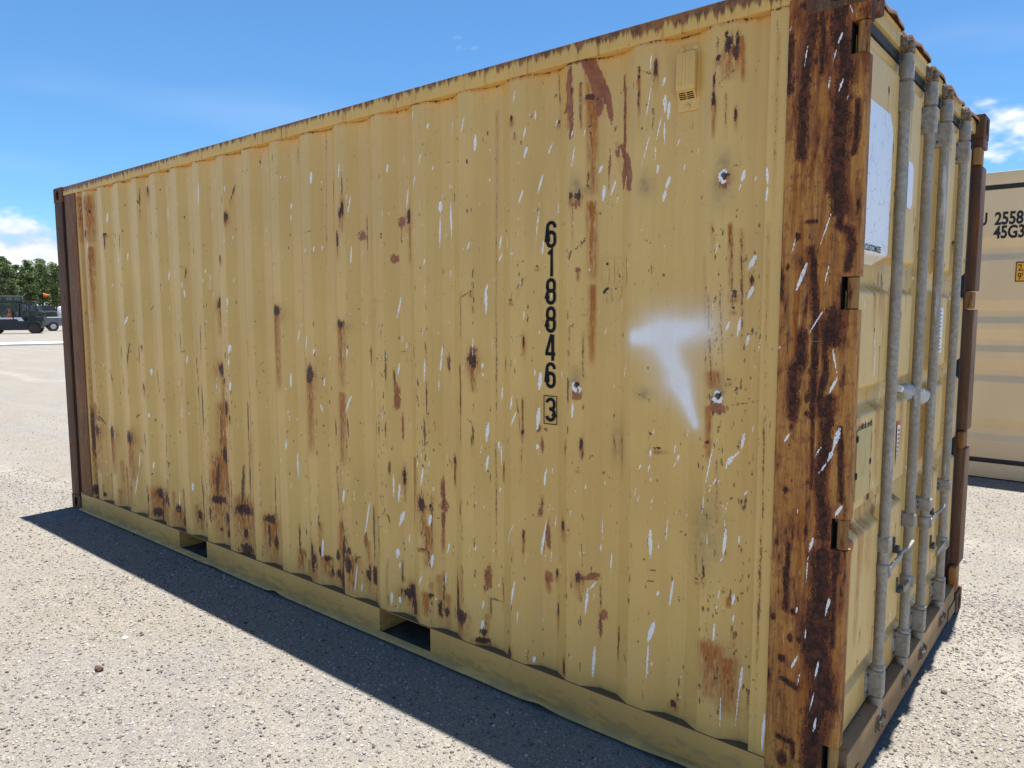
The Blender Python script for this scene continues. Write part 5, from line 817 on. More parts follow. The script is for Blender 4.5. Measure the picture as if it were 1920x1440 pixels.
RX_ = 6.032
RODS = [(0.575, dl), (0.985, dl), (1.297, dr), (1.748, dr)]
def guide(y, z0, z1, par, name='guide_bracket', wide=0.062):
    g_ = MB().box(6.000, 6.057, y-wide/2+0.008, y+wide/2-0.008, z0, z1, 0.012, 3)
    g_.box(5.984, 6.006, y-wide/2-0.012, y+wide/2+0.012, z0+0.004, z1-0.004, 0.004)
    o_ = g_.obj(name, M_galv, par)
    for dy in (-1, 1):
        for zz in (z0+0.018, z1-0.018): MB().cyl((6.006, y+dy*(wide/2+0.004), zz), (6.011, y+dy*(wide/2+0.004), zz), 0.006, seg=10).obj('bolt', M_latch, o_)
    return o_
for i, (y, par) in enumerate(RODS):
    rod = MB().cyl((RX_, y, 0.155), (RX_, y, 2.455), 0.0185, seg=24)
    rod.lathe((RX_, y, 2.395), (0, 0, 1), [(0, 0.0245), (0.055, 0.0245), (0.062, 0.020), (0.085, 0.019), (0.09, 0.014)], 24)
    rod.lathe((RX_, y, 0.300), (0, 0, 1), [(0, 0.025), (0.008, 0.0265), (0.014, 0.0235), (0.018, 0.019)], 24)
    rod.lathe((RX_, y, 0.195), (0, 0, -1), [(0, 0.0235), (0.03, 0.022), (0.05, 0.020), (0.075, 0.0185), (0.08, 0.012)], 24)
    ro = rod.obj('lock_rod', M_galv, par)
    # cams and keepers at both ends
    ct = MB().box(RX_-0.016, RX_+0.022, y-0.020, y+0.020, 2.482, 2.500, 0.005).box(RX_+0.004, RX_+0.024, y-0.034, y+0.010, 2.496, 2.520, 0.006).cyl((RX_, y, 2.478), (RX_, y, 2.526), 0.012, seg=14)
    ct.obj('lock_cam', M_cast, ro)
    MB().box(6.0203, 6.040, y-0.048, y-0.030, 2.490, 2.528, 0.004).box(6.0203, 6.046, y+0.026, y+0.040, 2.488, 2.520, 0.004).box(6.0203, 6.026, y-0.05, y+0.042, 2.486, 2.534, 0.003).obj('cam_keeper', M_cast, hd_)
    MB().box(RX_-0.014, RX_+0.026, y-0.020, y+0.022, 0.098, 0.118, 0.006).box(RX_+0.006, RX_+0.030, y-0.008, y+0.036, 0.078, 0.106, 0.006).cyl((RX_, y, 0.080), (RX_, y, 0.126), 0.012, seg=14).obj('lock_cam', M_cast, ro)
    MB().box(6.0463, 6.064, y+0.030, y+0.046, 0.080, 0.124, 0.004).box(6.0463, 6.062, y-0.046, y-0.030, 0.084, 0.122, 0.004).box(6.0462, 6.050, y-0.05, y+0.05, 0.076, 0.128, 0.002).obj('cam_keeper', M_cast, par)
    guide(y, 2.292, 2.392, par); guide(y, 0.196, 0.298, par)
    guide(y, 0.742, 0.800, par, 'rod_strap', 0.060)
# handles, hubs and hasps
def hasp(y, z, par, ln, lever=True):
    h_ = MB().box(5.985, 6.010, y-0.020, y+0.020, z-0.055, z+0.060, 0.004)
    h_.box(6.008, 6.040, y-0.016, y+0.016, z-0.010, z+0.018, 0.006, 2, Matrix.Translation((0, 0, 0)))
    h_.box(6.006, 6.028, y-0.022, y-0.008, z+0.012, z+0.055, 0.005)
    h_.cyl((6.030, y-0.022, z+0.004), (6.030, y+0.022, z+0.004), 0.007, seg=10)
    ho = h_.obj('handle_hasp', M_latch, par)
    if lever:
        lv = MB(); p0, p1 = Vector((6.044, y+0.004, z-0.008)), Vector((6.060, y+ln, z+0.010))
        lv.tube([p0, p0.lerp(p1, .5)+Vector((0.004, 0, -0.002)), p1], 0.0065, 10); lv.box(6.034, 6.050, y-0.012, y+0.014, z-0.030, z-0.004, 0.004)
        lv.obj('hasp_lever', M_galv, ho)
hasp(0.800, 0.690, dl, 0.130); hasp(0.885, 0.505, dl, 0, False); hasp(1.455, 0.700, dr, 0.13); hasp(1.535, 0.520, dr, 0, False)
for y, z, ye, par in ((0.985, 0.515, 0.880, dl), (1.748, 0.490, 1.545, dr), (0.575, 0.672, 0.795, dl), (1.297, 0.690, 1.45, dr)):
    hb = MB().lathe((RX_, y, z-0.028), (0, 0, 1), [(0, 0.0195), (0.004, 0.0245), (0.052, 0.0245), (0.056, 0.0195)], 20)
    s_ = 1 if ye > y else -1
    hb.box(RX_+0.006, RX_+0.030, y-0.010, y+0.010, z-0.022, z+0.022, 0.008, 3)
    ho = hb.obj('handle_hub', M_galv, par)
    MB().box(RX_+0.010, RX_+0.018, min(y, ye), max(y, ye), z-0.016, z+0.010, 0.003).obj('handle_bar', M_galv, par)
# stickers, plates
def patch(name, mat, ya, yb, za, zb_, par, off=0.0018, cut=0.0, n=26):
    ys = np.linspace(ya, yb, n); zs = np.linspace(za, zb_, n*2); YY, ZZ_ = np.meshgrid(ys, zs)
    P_ = np.stack([doorx(YY, ZZ_)+off, YY, ZZ_], -1); o_ = gridmesh(name, P_, mat, par)
    if cut:
        b = bmesh.new(); b.from_mesh(o_.data); dl_ = [f for f in b.faces if (yb-f.calc_center_median().y)+min(zb_-f.calc_center_median().z, f.calc_center_median().z-za) < cut]
        bmesh.ops.delete(b, geom=dl_, context='FACES'); b.to_mesh(o_.data); b.free()
    return o_
st = patch('sticker', M_sticker, 0.055, 0.475, 1.766, 2.255, dl, 0.0025, 0.045, 60)
Mdoor = lambda y, z: Matrix(((0, 0, 1, 6.0245), (1, 0, 0, y), (0, 1, 0, z), (0, 0, 0, 1)))
textmesh('sticker_text', 'CUSTOMIZE', M_black, st, 0.028, Matrix(((0, 0, 1, 6.0240), (1, 0, 0, 0.185), (0, 1, 0, 1.802), (0, 0, 0, 1))), 0.0006, 0.3, 1.25)
patch('sticker', M_white, 0.715, 0.800, 1.985, 2.150, dl, 0.0025, 0.02, 20)
tr_ = MB().add([(6.0226, 0.735, 1.20), (6.0226, 0.80, 1.195), (6.0226, 0.745, 1.02)], [(0, 1, 2)]).obj('warning_label', M_red, dl, False)
MB().add([(6.0235, 0.740, 1.185), (6.0235, 0.790, 1.181), (6.0235, 0.747, 1.040)], [(0, 1, 2)]).obj('label_face', M_white, tr_, False)
lb = MB()
for k in range(7): lb.add([(6.0242, 0.752, 1.168-0.016*k), (6.0242, 0.752+0.026*(1-k/8), 1.1675-0.016*k), (6.0242, 0.752+0.026*(1-k/8), 1.160-0.016*k), (6.0242, 0.752, 1.160-0.016*k)], [(0, 1, 2, 3)])
lb.obj('label_print', M_grey_print, tr_, False)
pl_ = patch('data_plate', M_white, 1.435, 1.520, 1.425, 1.625, dr, 0.003, 0, 8)
pp = MB(); rr_ = random.Random(3)
for k in range(11):
    z = 1.612-0.017*k; pp.add([(6.0242, 1.445, z), (6.0242, 1.445+rr_.uniform(0.02, 0.065), z), (6.0242, 1.445+0.03, z-0.006), (6.0242, 1.445, z-0.006)], [(0, 1, 2, 3)])
pp.obj('plate_print', M_grey_print, pl_, False)
lk = MB().box(6.0205, 6.0255, 0.195, 0.365, 1.000, 1.232, 0.002).obj('patch_plate', M_header, dl)
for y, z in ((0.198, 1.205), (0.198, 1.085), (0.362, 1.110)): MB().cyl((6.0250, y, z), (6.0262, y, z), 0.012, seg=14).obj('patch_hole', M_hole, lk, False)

# crumpled plastic bottle wedged behind the second rod
bt_ = MB(); ax = (Vector((6.028, 1.165, 1.255))-Vector((5.996, 0.870, 1.312)))
bt_.lathe((5.996, 0.870, 1.312), ax, [(0, 0.012), (0.022, 0.013), (0.024, 0.0115), (0.04, 0.013), (0.075, 0.031), (0.10, 0.033), (0.115, 0.022), (0.14, 0.020), (0.165, 0.029), (0.2, 0.034), (0.25, 0.033), (0.285, 0.034), (0.298, 0.028), (0.302, 0.012)], 20, 0.8)
rb = random.Random(9)
bt_.v = [tuple(Vector(p)+Vector((rb.uniform(-1, 1), rb.uniform(-1, 1), rb.uniform(-1, 1)))*0.0022) for p in bt_.v]
bo = bt_.obj('plastic_bottle', M_plastic, None, True, 30)
tag(bo, 'crumpled clear plastic bottle wedged behind a lock rod on the door', 'bottle')
bcap = MB().lathe((5.9945, 0.861, 1.3135), ax, [(-0.002, 0.012), (0, 0.0145), (0.018, 0.0145), (0.020, 0.0125)], 16).obj('bottle_cap', M_white, bo)

# ------------------------------------------------------------------ cream container behind
c2 = tag(empty('shipping_container', (4.42, 6.0, 0.0)), 'clean cream shipping container lettered 2558 and 45G3 behind the rusty one', 'container')
def corr2(z):
    z = np.asarray(z, float); dpt = np.zeros_like(z)
    for c in (2.165, 1.576, 1.306, 1.02, 0.455):
        dpt = np.maximum(dpt, np.clip((z-(c-0.085))/0.075, 0, 1)*(1-np.clip((z-(c+0.005))/0.125, 0, 1)))
    return 0.040*np.clip(dpt*1.25, 0, 1)
zs = np.concatenate([np.arange(0.20, 2.735, 0.006)])
for ya, yb in ((0.09, 0.90), (0.91, 2.35)):
    ys = np.linspace(ya, yb, 12); YY, ZZ_ = np.meshgrid(ys, zs)
    edge = np.minimum(1, np.minimum(YY-ya, yb-YY)/0.05)
    gridmesh('door', np.stack([YY, 0.006+corr2(ZZ_)*np.clip(edge, 0, 1), ZZ_], -1), M_cream, c2)
fr = MB().box(0.0, 2.438, 0.0, 0.08, 2.7755, 2.893, 0.006); fr.obj('door_header', M_cream, c2)
MB().box(0.0, 2.438, -0.004, 0.08, 0.012, 0.155, 0.006).obj('door_sill', M_cream, c2)
MB().box(0.085, 2.355, -0.002, 0.02, 2.7355, 2.7750, 0.004).obj('top_gasket', M_rubber, c2)
MB().box(0.085, 2.355, -0.002, 0.02, 0.1553, 0.1990, 0.004).obj('bottom_gasket', M_rubber, c2)
for a, b in ((0.0, 0.083), (2.357, 2.438)): MB().box(a, b, 0.0, 0.1, 0.156, 2.7745, 0.004).obj('corner_post', M_cream, c2)
MB().box(0.01, 0.05, 0.09, 12.19, 0.02, 2.88).obj('side_wall', M_cream, c2); MB().box(2.388, 2.428, 0.09, 12.19, 0.02, 2.88).obj('side_wall', M_cream, c2)
MB().box(0.05, 2.388, 0.09, 12.19, 2.86, 2.885).obj('roof_panel', M_cream, c2); MB().box(0.05, 2.388, 12.12, 12.18, 0.02, 2.86).obj('end_wall', M_cream, c2)
Mb = lambda x, z, y=-0.0022: Matrix(((1, 0, 0, x), (0, 0, -1, y), (0, 1, 0, z), (0, 0, 0, 1)))
yl_ = 0.0040
textmesh('serial_number', 'U', M_black, c2, 0.160, Mb(1.098, 2.412, yl_), 0.0050, 0, 0.66)
textmesh('serial_number', '2558', M_black, c2, 0.160, Mb(1.229, 2.410, yl_), 0.0050, 0, 0.70)
textmesh('size_code', '45G3', M_black, c2, 0.160, Mb(1.228, 2.284, yl_), 0.0050, 0, 0.68)
hs = MB().box(1.418, 1.63, 0.0010, 0.0046, 1.875, 2.058, 0.0015).obj('height_sign', M_black, c2)
MB().box(1.426, 1.622, -0.0006, 0.0008, 1.885, 2.048).obj('sign_face', M_amber, hs, False)
textmesh('sign_text', '2,', M_black, hs, 0.085, Mb(1.436, 1.976, -0.0016), 0.001, 0, 0.75); textmesh('sign_text', "9'", M_black, hs, 0.085, Mb(1.436, 1.896, -0.0016), 0.001, 0, 0.75)

# ------------------------------------------------------------------ far yard: slab, vehicles, trees
M_conc = simple('pale_concrete', (0.70, 0.68, 0.63), 0.85, 0, 0.06, 2, 0.2)
M_mud = simple('muddy_tyre', (0.085, 0.072, 0.060), 0.95, 0, 0.3, 25, 0.5)
M_vblack = simple('dusty_black_body', (0.028, 0.031, 0.038), 0.5, 0, 0.2, 6)
M_vwhite = simple('white_paint_and_glare', (0.72, 0.72, 0.74), 0.4, 0, 0.05, 6)
M_tube = simple('black_tube', (0.02, 0.02, 0.022), 0.45)
M_army = simple('dull_green_paint', (0.055, 0.075, 0.055), 0.7, 0, 0.2, 4)
M_glass = simple('dusty_glass', (0.10, 0.14, 0.15), 0.15, 0, 0.2, 4, 0.0)
M_truckgrey = simple('silver_grey_paint', (0.20, 0.20, 0.21), 0.45, 0, 0.1, 4)
M_rim = simple('alloy_wheel', (0.55, 0.56, 0.58), 0.35, 0.5, 0.1, 10)
M_orange = simple('orange_cloth', (0.85, 0.16, 0.03), 0.8, 0, 0.1, 20)
M_skin = simple('skin', (0.42, 0.26, 0.18), 0.6, 0, 0.05)
M_denim = simple('dark_trousers', (0.05, 0.06, 0.09), 0.8)
M_mudclutter = simple('dusty_cargo', (0.16, 0.12, 0.09), 0.9, 0, 0.4, 7, 0.5)

def frame(cx, cy, heading):   # ground frame: local x forward, local y to the left
    return empty, (cx, cy, 0.0), heading
# concrete slab edge on the ground
sl_ = MB().box(-6.5, 6.0, -1.1, 1.1, 0.0, 0.09, 0.02).obj('concrete_slab', M_conc)
sl_.location = (-35.2, 10.1, 0); sl_.rotation_euler = (0, 0, math.atan2(-0.958, -0.287)+0.03)
tag(sl_, 'long low white concrete slab lying on the gravel beyond the container', 'slab')

def wheel(parent, x, y, r, wd, tyre, rim):
    wt = MB().lathe((x, y-wd/2, r), (0, 1, 0), [(0, r*0.58), (0.0, r*0.90), (wd*0.12, r*0.985), (wd*0.5, r), (wd*0.88, r*0.985), (wd, r*0.90), (wd, r*0.58)], 26)
    for k in range(26):
        an = 2*math.pi*k/26
        wt.box(-0.025, 0.025, y-wd/2, y+wd/2, -0.012, 0.018, 0, 1, Matrix.Translation((x, 0, r)) @ Matrix.Rotation(an, 4, 'Y') @ Matrix.Translation((0, 0, r)))
    o = wt.obj('wheel', tyre, parent)
    rm = MB().cyl((x, y-wd/2-0.012, r), (x, y+wd/2+0.012, r), r*0.56, seg=20)
    for k in range(6):
        an = 2*math.pi*k/6
        rm.box(-0.03, 0.03, y-wd/2-0.02, y+wd/2+0.02, 0.02, r*0.52, 0.008, 1, Matrix.Translation((x, 0, r)) @ Matrix.Rotation(an, 4, 'Y'))
    rm.obj('rim', rim, o); return o

# side-by-side utility vehicle, heading left and slightly away
UTV_H = math.atan2(-0.958, -0.287)-0.20
utv = tag(empty('utility_vehicle', (-56.5, 17.68, 0), UTV_H), 'muddy black and white utility vehicle with roof and orange flag by the trees', 'utility vehicle')
for x in (0.0, 2.55):
    for y in (-0.62, 0.62): wheel(utv, x, y, 0.37, 0.27, M_mud, M_mud)
body = MB().prism([(-0.55, 0.72), (-0.42, 0.42), (0.45, 0.26), (2.1, 0.26), (2.25, 0.55), (2.9, 0.60), (3.25, 0.62), (3.30, 0.95), (2.75, 1.14), (2.2, 1.02), (0.62, 1.02), (0.50, 0.92), (0.0, 0.90), (-0.55, 0.92)], 1, -0.66, 0.66).obj('body', M_vblack, utv)
for s in (-1, 1):
    MB().prism([(0.62, 0.94), (0.95, 0.94), (1.05, 1.08), (2.2, 1.08), (2.2, 1.20), (0.78, 1.20)], 1, s*0.67-0.012, s*0.67+0.012).obj('door_stripe', M_vwhite, utv)
    for x in (1.25, 2.3): MB().prism([(x, 1.08), (x+0.06, 1.08), (x+0.06, 1.22), (x, 1.22)], 1, s*0.70-0.012, s*0.70+0.012).obj('door_edge', M_vblack, utv)
    MB().prism([(-0.46, 0.50), (-0.40, 0.74), (-0.2, 0.86), (0.2, 0.86), (0.40, 0.74), (0.46, 0.50), (0.54, 0.50), (0.46, 0.80), (0.24, 0.95), (-0.24, 0.95), (-0.46, 0.80), (-0.54, 0.50)], 1, s*0.60-0.16, s*0.60+0.16).obj('fender', M_mud, utv)
cage = MB()
for s in (-0.6, 0.6):
    cage.tube([(0.45, s, 0.95), (0.42, s, 2.25), (1.3, s, 2.34), (2.45, s, 2.30), (2.95, s, 1.12)], 0.028, 10)
    cage.tube([(1.35, s, 1.05), (1.30, s, 2.32)], 0.028, 10); cage.tube([(0.42, s, 2.2), (-0.40, s, 1.35)], 0.02, 8); cage.tube([(0.5, s, 1.6), (1.3, s, 2.28)], 0.018, 8)
for x, z in ((0.42, 2.25), (1.3, 2.34), (2.45, 2.30)): cage.tube([(x, -0.6, z), (x, 0.6, z)], 0.028, 10)
cage.obj('roll_cage', M_tube, utv)
MB().prism([(-0.15, 2.30), (0.2, 2.36), (2.4, 2.40), (2.75, 2.33), (2.75, 2.38), (2.4, 2.46), (0.2, 2.42), (-0.15, 2.36)], 1, -0.70, 0.70).obj('roof', M_vblack, utv)
bed = MB().box(-0.62, 0.36, -0.62, 0.62, 0.93, 0.98, 0.01).box(-0.64, -0.60, -0.62, 0.62, 0.93, 1.22, 0.01)
for s in (-0.62, 0.62): bed.box(-0.62, 0.36, s-0.02, s+0.02, 0.93, 1.22, 0.01)
bed.obj('cargo_bed', M_vblack, utv)
rk = MB()
for s in (-0.58, 0.58): rk.tube([(-0.6, s, 1.2), (-0.6, s, 1.55), (0.35, s, 1.55)], 0.018, 8)
for z in (1.35, 1.55): rk.tube([(-0.6, -0.58, z), (-0.6, 0.58, z)], 0.016, 8)
rk.obj('bed_rack', M_tube, utv)
cl = MB(); rq = random.Random(12)
for k in range(9):
    x, y, h = rq.uniform(-0.5, 0.2), rq.uniform(-0.5, 0.4), rq.uniform(0.12, 0.34); cl.box(x, x+rq.uniform(0.12, 0.3), y, y+rq.uniform(0.1, 0.3), 0.985+0.002*k, 0.98+h, 0.02)
cl.obj('cargo', M_mudclutter, utv)
for x in (0.62, 1.27):
    MB().box(x, x+0.5, -0.55, 0.55, 0.78, 0.95, 0.05).box(x-0.06, x+0.08, -0.55, 0.55, 0.90, 1.62, 0.05).obj('seat', M_vblack, utv)
MB().lathe((1.98, 0.33, 1.30), (-0.8, 0, 0.5), [(0, 0.17), (0.02, 0.19), (0.04, 0.17)], 16).obj('steering_wheel', M_tube, utv)
MB().tube([(-0.52, -0.60, 1.0), (-0.50, -0.60, 3.05)], 0.010, 6).obj('flag_pole', M_tube, utv)
fl = MB(); fv = []
for i in range(7):
    u = i/6
    for s in (-1, 1): fv.append((-0.50-0.40*u, -0.60+0.05*math.sin(u*6), 2.86+s*0.17*(1-u)+0.02))
fl.add(fv, [(2*i, 2*i+1, 2*i+3, 2*i+2) for i in range(6)]); fo = fl.obj('flag', M_orange, utv)
md = fo.modifiers.new('th', 'SOLIDIFY'); md.thickness = 0.012

# driver: one continuous skinned body, seated
def skin_person(name, joints, edges, radii, mat):
    me = bpy.data.meshes.new(name); me.from_pydata(joints, edges, []); me.update()
    o = link(bpy.data.objects.new(name, me)); sk = o.modifiers.new('skin', 'SKIN'); sk.use_smooth_shade = True
    for v, r in zip(me.skin_vertices[0].data, radii): v.radius = r if isinstance(r, tuple) else (r, r)
    me.skin_vertices[0].data[0].use_root = True
    ss = o.modifiers.new('ss', 'SUBSURF'); ss.levels = ss.render_levels = 2
    me.materials.append(mat); return o
J = [(0, 0, 0.0), (0, 0, 0.16), (0.01, 0, 0.34), (0.02, 0, 0.48), (0.03, 0, 0.56), (0.05, 0, 0.64), (0.055, 0, 0.74),
     (0.02, 0.18, 0.44), (0.12, 0.25, 0.22), (0.36, 0.20, 0.26), (0.45, 0.17, 0.29), (0.02, -0.18, 0.44), (0.12, -0.25, 0.22), (0.36, -0.20, 0.26), (0.45, -0.17, 0.29),
     (0.10, 0.10, 0.0), (0.46, 0.13, 0.05), (0.55, 0.13, -0.36), (0.68, 0.13, -0.40), (0.10, -0.10, 0.0), (0.46, -0.13, 0.05), (0.55, -0.13, -0.36), (0.68, -0.13, -0.40)]
E_ = [(0, 1), (1, 2), (2, 3), (3, 4), (4, 5), (5, 6), (3, 7), (7, 8), (8, 9), (9, 10), (3, 11), (11, 12), (12, 13), (13, 14), (0, 15), (15, 16), (16, 17), (17, 18), (0, 19), (19, 20), (20, 21), (21, 22)]
RD = [(0.15, 0.11), (0.14, 0.10), (0.16, 0.11), (0.12, 0.09), 0.055, 0.085, 0.075, 0.065, 0.05, 0.04, 0.045, 0.065, 0.05, 0.04, 0.045, 0.09, 0.07, 0.05, 0.045, 0.09, 0.07, 0.05, 0.045]
person = skin_person('person', J, E_, RD, M_skin)
um = Matrix.Translation((-56.5, 17.68, 0)) @ Matrix.Rotation(UTV_H, 4, 'Z')
person.matrix_world = um @ Matrix.Translation((1.52, 0.33, 1.06))
tag(person, 'person in orange vest and orange hard hat at the wheel of the utility vehicle', 'person')
MB().lathe((0.0, 0, 0.02), (0.02, 0, 1), [(0, 0.17), (0.12, 0.165), (0.30, 0.19), (0.42, 0.185), (0.49, 0.12), (0.51, 0.07)], 20, 1.15).obj('vest', M_orange, person)
MB().lathe((0.05, 0, 0.715), (0.0, 0, 1), [(0, 0.150), (0.010, 0.155), (0.018, 0.115), (0.06, 0.11), (0.10, 0.08), (0.125, 0.02)], 20).obj('hard_hat', M_orange, person)
MB().prism([(0.09, -0.04), (0.40, 0.0), (0.48, 0.03), (0.60, -0.34), (0.50, -0.36), (0.42, -0.06), (0.06, -0.09)], 1, -0.20, 0.20).obj('trousers', M_denim, person)

# dull green truck parked behind it
trk = tag(empty('army_truck', (-76.5, 22.9, 0), UTV_H+math.pi+0.15), 'dull green high truck with glazed cab parked behind the utility vehicle', 'truck')
for x in (-2.2, 0.9, 2.2):
    for y in (-0.95, 0.95): wheel(trk, x, y, 0.55, 0.35, M_mud, M_army)
MB().box(-3.0, 3.0, -0.95, 0.95, 0.75, 1.15, 0.05).obj('chassis', M_army, trk)
MB().prism([(-0.1, 1.15), (1.4, 1.15), (1.4, 1.75), (1.15, 2.45), (-0.1, 2.45)], 1, -1.05, 1.05).obj('cab', M_army, trk)
MB().box(1.4, 2.9, -0.9, 0.9, 1.15, 1.70, 0.12).obj('bonnet', M_army, trk)
for s in (-1, 1):
    for a, b in ((0.02, 0.55), (0.64, 1.08)): MB().box(a, b, s*1.052-0.006, s*1.052+0.006, 1.72, 2.32, 0.004).obj('window', M_glass, trk)
MB().prism([(1.38, 1.80), (1.40, 1.80), (1.20, 2.36), (1.18, 2.36)], 1, -0.9, 0.9).obj('windscreen', M_glass, trk)
MB().box(-3.0, -0.2, -1.1, 1.1, 1.2, 2.55, 0.06).obj('cargo_body', M_army, trk)
up_ = MB().box(-2.4, 0.1, -0.8, 0.8, 2.56, 3.15, 0.10).obj('roof_hatch', M_army, trk)
for a in (-2.1, -1.2, -0.55): MB().box(a, a+0.5, -0.806, -0.802, 2.70, 3.02).obj('window', M_glass, trk, False)

# silver pickup at the container's edge
pk = tag(empty('pickup_truck', (-62.9, 22.6, 0), UTV_H+math.pi+0.25), 'silver grey pickup half hidden by the far corner of the rusty container', 'pickup')
for x in (-1.6, 1.7):
    for y in (-0.8, 0.8): wheel(pk, x, y, 0.38, 0.26, M_mud, M_rim)
MB().prism([(-2.5, 0.55), (2.6, 0.50), (2.65, 0.95), (1.4, 1.12), (-2.5, 1.12)], 1, -0.9, 0.9).obj('body', M_truckgrey, pk)
MB().prism([(-0.8, 1.12), (1.3, 1.12), (0.6, 1.78), (-0.7, 1.80)], 1, -0.82, 0.82).obj('cab', M_truckgrey, pk)
for s in (-1, 1):
    MB().prism([(-0.62, 1.18), (0.15, 1.18), (0.15, 1.68), (-0.6, 1.70)], 1, s*0.824-0.004, s*0.824+0.004).obj('window', M_glass, pk)
    MB().prism([(0.22, 1.18), (1.05, 1.18), (0.55, 1.66), (0.22, 1.68)], 1, s*0.824-0.004, s*0.824+0.004).obj('window', M_glass, pk)
MB().box(-2.48, -0.85, -0.86, 0.86, 1.121, 1.16, 0.01).obj('bed_cover_glare', M_vwhite, pk)  # white colour stands for the glare on the tonneau
MB().box(-2.62, -2.5, -0.85, 0.85, 0.50, 0.68, 0.03).obj('bumper', M_rim, pk)
bxk = MB().box(-0.7, 0.7, -0.6, 0.6, 0.0, 2.35, 0.03)
for k in range(3): bxk.box(-0.72, 0.72, -0.62, 0.62, 0.5+0.7*k, 0.56+0.7*k, 0.01)
bxk = bxk.obj('steel_cabinet', M_vblack); bxk.location = (-88.4, 28.9, 0); tag(bxk, 'tall black cabinet standing in front of the pine trees', 'cabinet')
tk = MB().lathe((0, 0, 0), (0, 0, 1), [(0, 0.50), (0.1, 0.52), (2.0, 0.52), (2.15, 0.42), (2.22, 0.2), (2.3, 0.2)], 20).obj('storage_tank', M_vwhite); tk.location = (-87.6, 30.3, 0); tag(tk, 'upright white tank next to the black cabinet', 'tank')

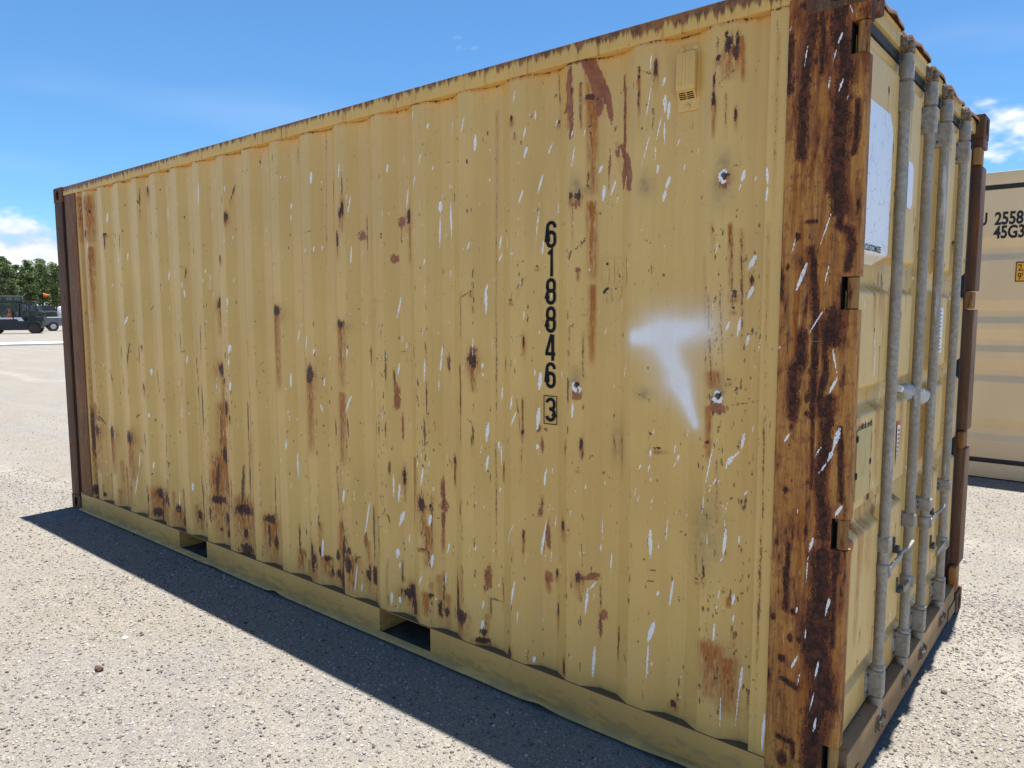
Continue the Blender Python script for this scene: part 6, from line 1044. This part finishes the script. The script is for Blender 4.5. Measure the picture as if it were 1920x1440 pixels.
# pine wood: trunk, limbs and leaf-tuft crown for every tree
M_bark = simple('pine_bark', (0.095, 0.065, 0.045), 0.95, 0, 0.3, 3, 0.6)
def leafmat():
    m, t = newmat('pine_needles'); r = t.n('ShaderNodeObjectInfo').outputs['Random']; n = t.noise(t.pos(), 0.9, 3, 0.6)
    a = t.n('ShaderNodeAttribute', attribute_name='tint')
    c = t.mix(t.step(n, 0.3, 0.7), (0.10, 0.150, 0.055), (0.20, 0.265, 0.095))
    c = t.mix(t.m('MULTIPLY', r, 0.35), c, (0.11, 0.12, 0.05))
    b = t.out(c, 0.7, 0, None, 0.3); b.inputs['Subsurface Weight'].default_value = 0.0; return m
M_leaf = leafmat()
def pine_meshes(seed):
    r = np.random.default_rng(seed); ht = 12.0
    tb = MB(); px = 0.0; py = 0.0; lastp = Vector((0, 0, 0)); hts = np.linspace(0, ht*0.96, 7); path = []
    for i, h in enumerate(hts): path.append(Vector((r.normal(0, 0.10) if i else 0, r.normal(0, 0.10) if i else 0, h)))
    for i in range(6): tb.cyl(path[i], path[i+1], 0.20*(1-i/7.5), 0.20*(1-(i+1)/7.5), 8, False)
    cl_ = []
    for k in range(46):
        h = ht*(0.30+0.70*r.uniform(0, 1)**0.85); f = (h/ht-0.30)/0.70
        reach = (0.5+1.25*math.sin(math.pi*min(1, 0.22+f*0.72)))*r.uniform(0.45, 1.15); an = r.uniform(0, 6.283)
        base = Vector((np.interp(h, hts, [p.x for p in path]), np.interp(h, hts, [p.y for p in path]), min(h, ht*0.95)))
        tip = base+Vector((math.cos(an)*reach, math.sin(an)*reach, r.uniform(-0.1, 0.7)))
        tb.cyl(base, tip, 0.045, 0.012, 5, False); cl_.append((tip, r.uniform(0.45, 0.95))); cl_.append((base.lerp(tip, 0.62), r.uniform(0.35, 0.6)))
    cl_.append((path[-1]+Vector((0, 0, 0.4)), 0.6))
    V, F = [], []
    for c, s in cl_:
        n = int(26+40*s); d_ = r.normal(0, 1, (n, 3)); d_ /= np.linalg.norm(d_, axis=1)[:, None]; rad_ = s*r.uniform(0.25, 1.0, n)**0.5
        pc = np.array(c)+d_*rad_[:, None]*np.array([1, 1, 0.62]); a = r.normal(0, 1, (n, 3)); a /= np.linalg.norm(a, axis=1)[:, None]; b = np.cross(a, r.normal(0, 1, (n, 3))); b /= np.linalg.norm(b, axis=1)[:, None]
        ln, wd = r.uniform(0.16, 0.30, n)[:, None], r.uniform(0.06, 0.12, n)[:, None]
        q = np.stack([pc-a*ln, pc+b*wd, pc+a*ln, pc-b*wd], 1).reshape(-1, 3); k = len(V); V += q.tolist(); F += [(k+4*i, k+4*i+1, k+4*i+2, k+4*i+3) for i in range(n)]
    me = bpy.data.meshes.new('crown'); me.from_pydata(V, [], F); me.update(); me.materials.append(M_leaf)
    tm = tb.obj('trunk', M_bark); tmesh = tm.data; bpy.data.objects.remove(tm, do_unlink=True)
    return tmesh, me
PINES = [pine_meshes(s) for s in (101, 102, 103, 104, 105)]
away = Vector((-0.957, 0.29)); side = Vector((0.29, 0.957))
rp = random.Random(21); ntree = 0
for row, (dist, n, s0, s1) in enumerate(((152, 26, -25, 25), (158, 26, -27, 27), (166, 24, -29, 29))):
    for i in range(n):
        s = s0+(s1-s0)*(i+rp.uniform(-0.32, 0.32))/(n-1); p = Vector((6.66, -2.29))+away*(dist+rp.uniform(-2, 2))+side*s
        tm, cm = PINES[rp.randrange(5)]; k = rp.uniform(0.68, 0.90)+0.03*row
        tr_ = empty('pine_tree', (p.x, p.y, 0), rp.uniform(0, 6.28)); tr_.scale = (k*0.86, k*0.86, k)
        tag(tr_, 'tall green pine in the far wood behind the vehicles', 'tree', 'pines in the far wood')
        link(bpy.data.objects.new('trunk', tm), tr_); link(bpy.data.objects.new('crown', cm), tr_)
# dark scrub under the trees
sv, sf = [], []; rs = np.random.default_rng(5)
for k in range(5200):
    s = rs.uniform(-32, 32); p = Vector((6.66, -2.29))+away*(170+rs.uniform(-2, 6))+side*s; h = rs.uniform(0.1, 1)**0.8*(5.0+1.6*math.sin(s*0.5)+1.2*math.sin(s*1.3))
    a = rs.normal(0, 1, 3); a /= np.linalg.norm(a); b = np.cross(a, rs.normal(0, 1, 3)); b /= np.linalg.norm(b); c = np.array([p.x, p.y, h]); q = len(sv)
    sv += [tuple(c-a*0.5), tuple(c+b*0.3), tuple(c+a*0.5), tuple(c-b*0.3)]; sf.append((q, q+1, q+2, q+3))
ug = MB().add(sv, sf).obj('undergrowth', M_leaf, None, False)
tag(ug, 'dark leafy undergrowth filling the back of the pine wood', 'undergrowth', kind='stuff')
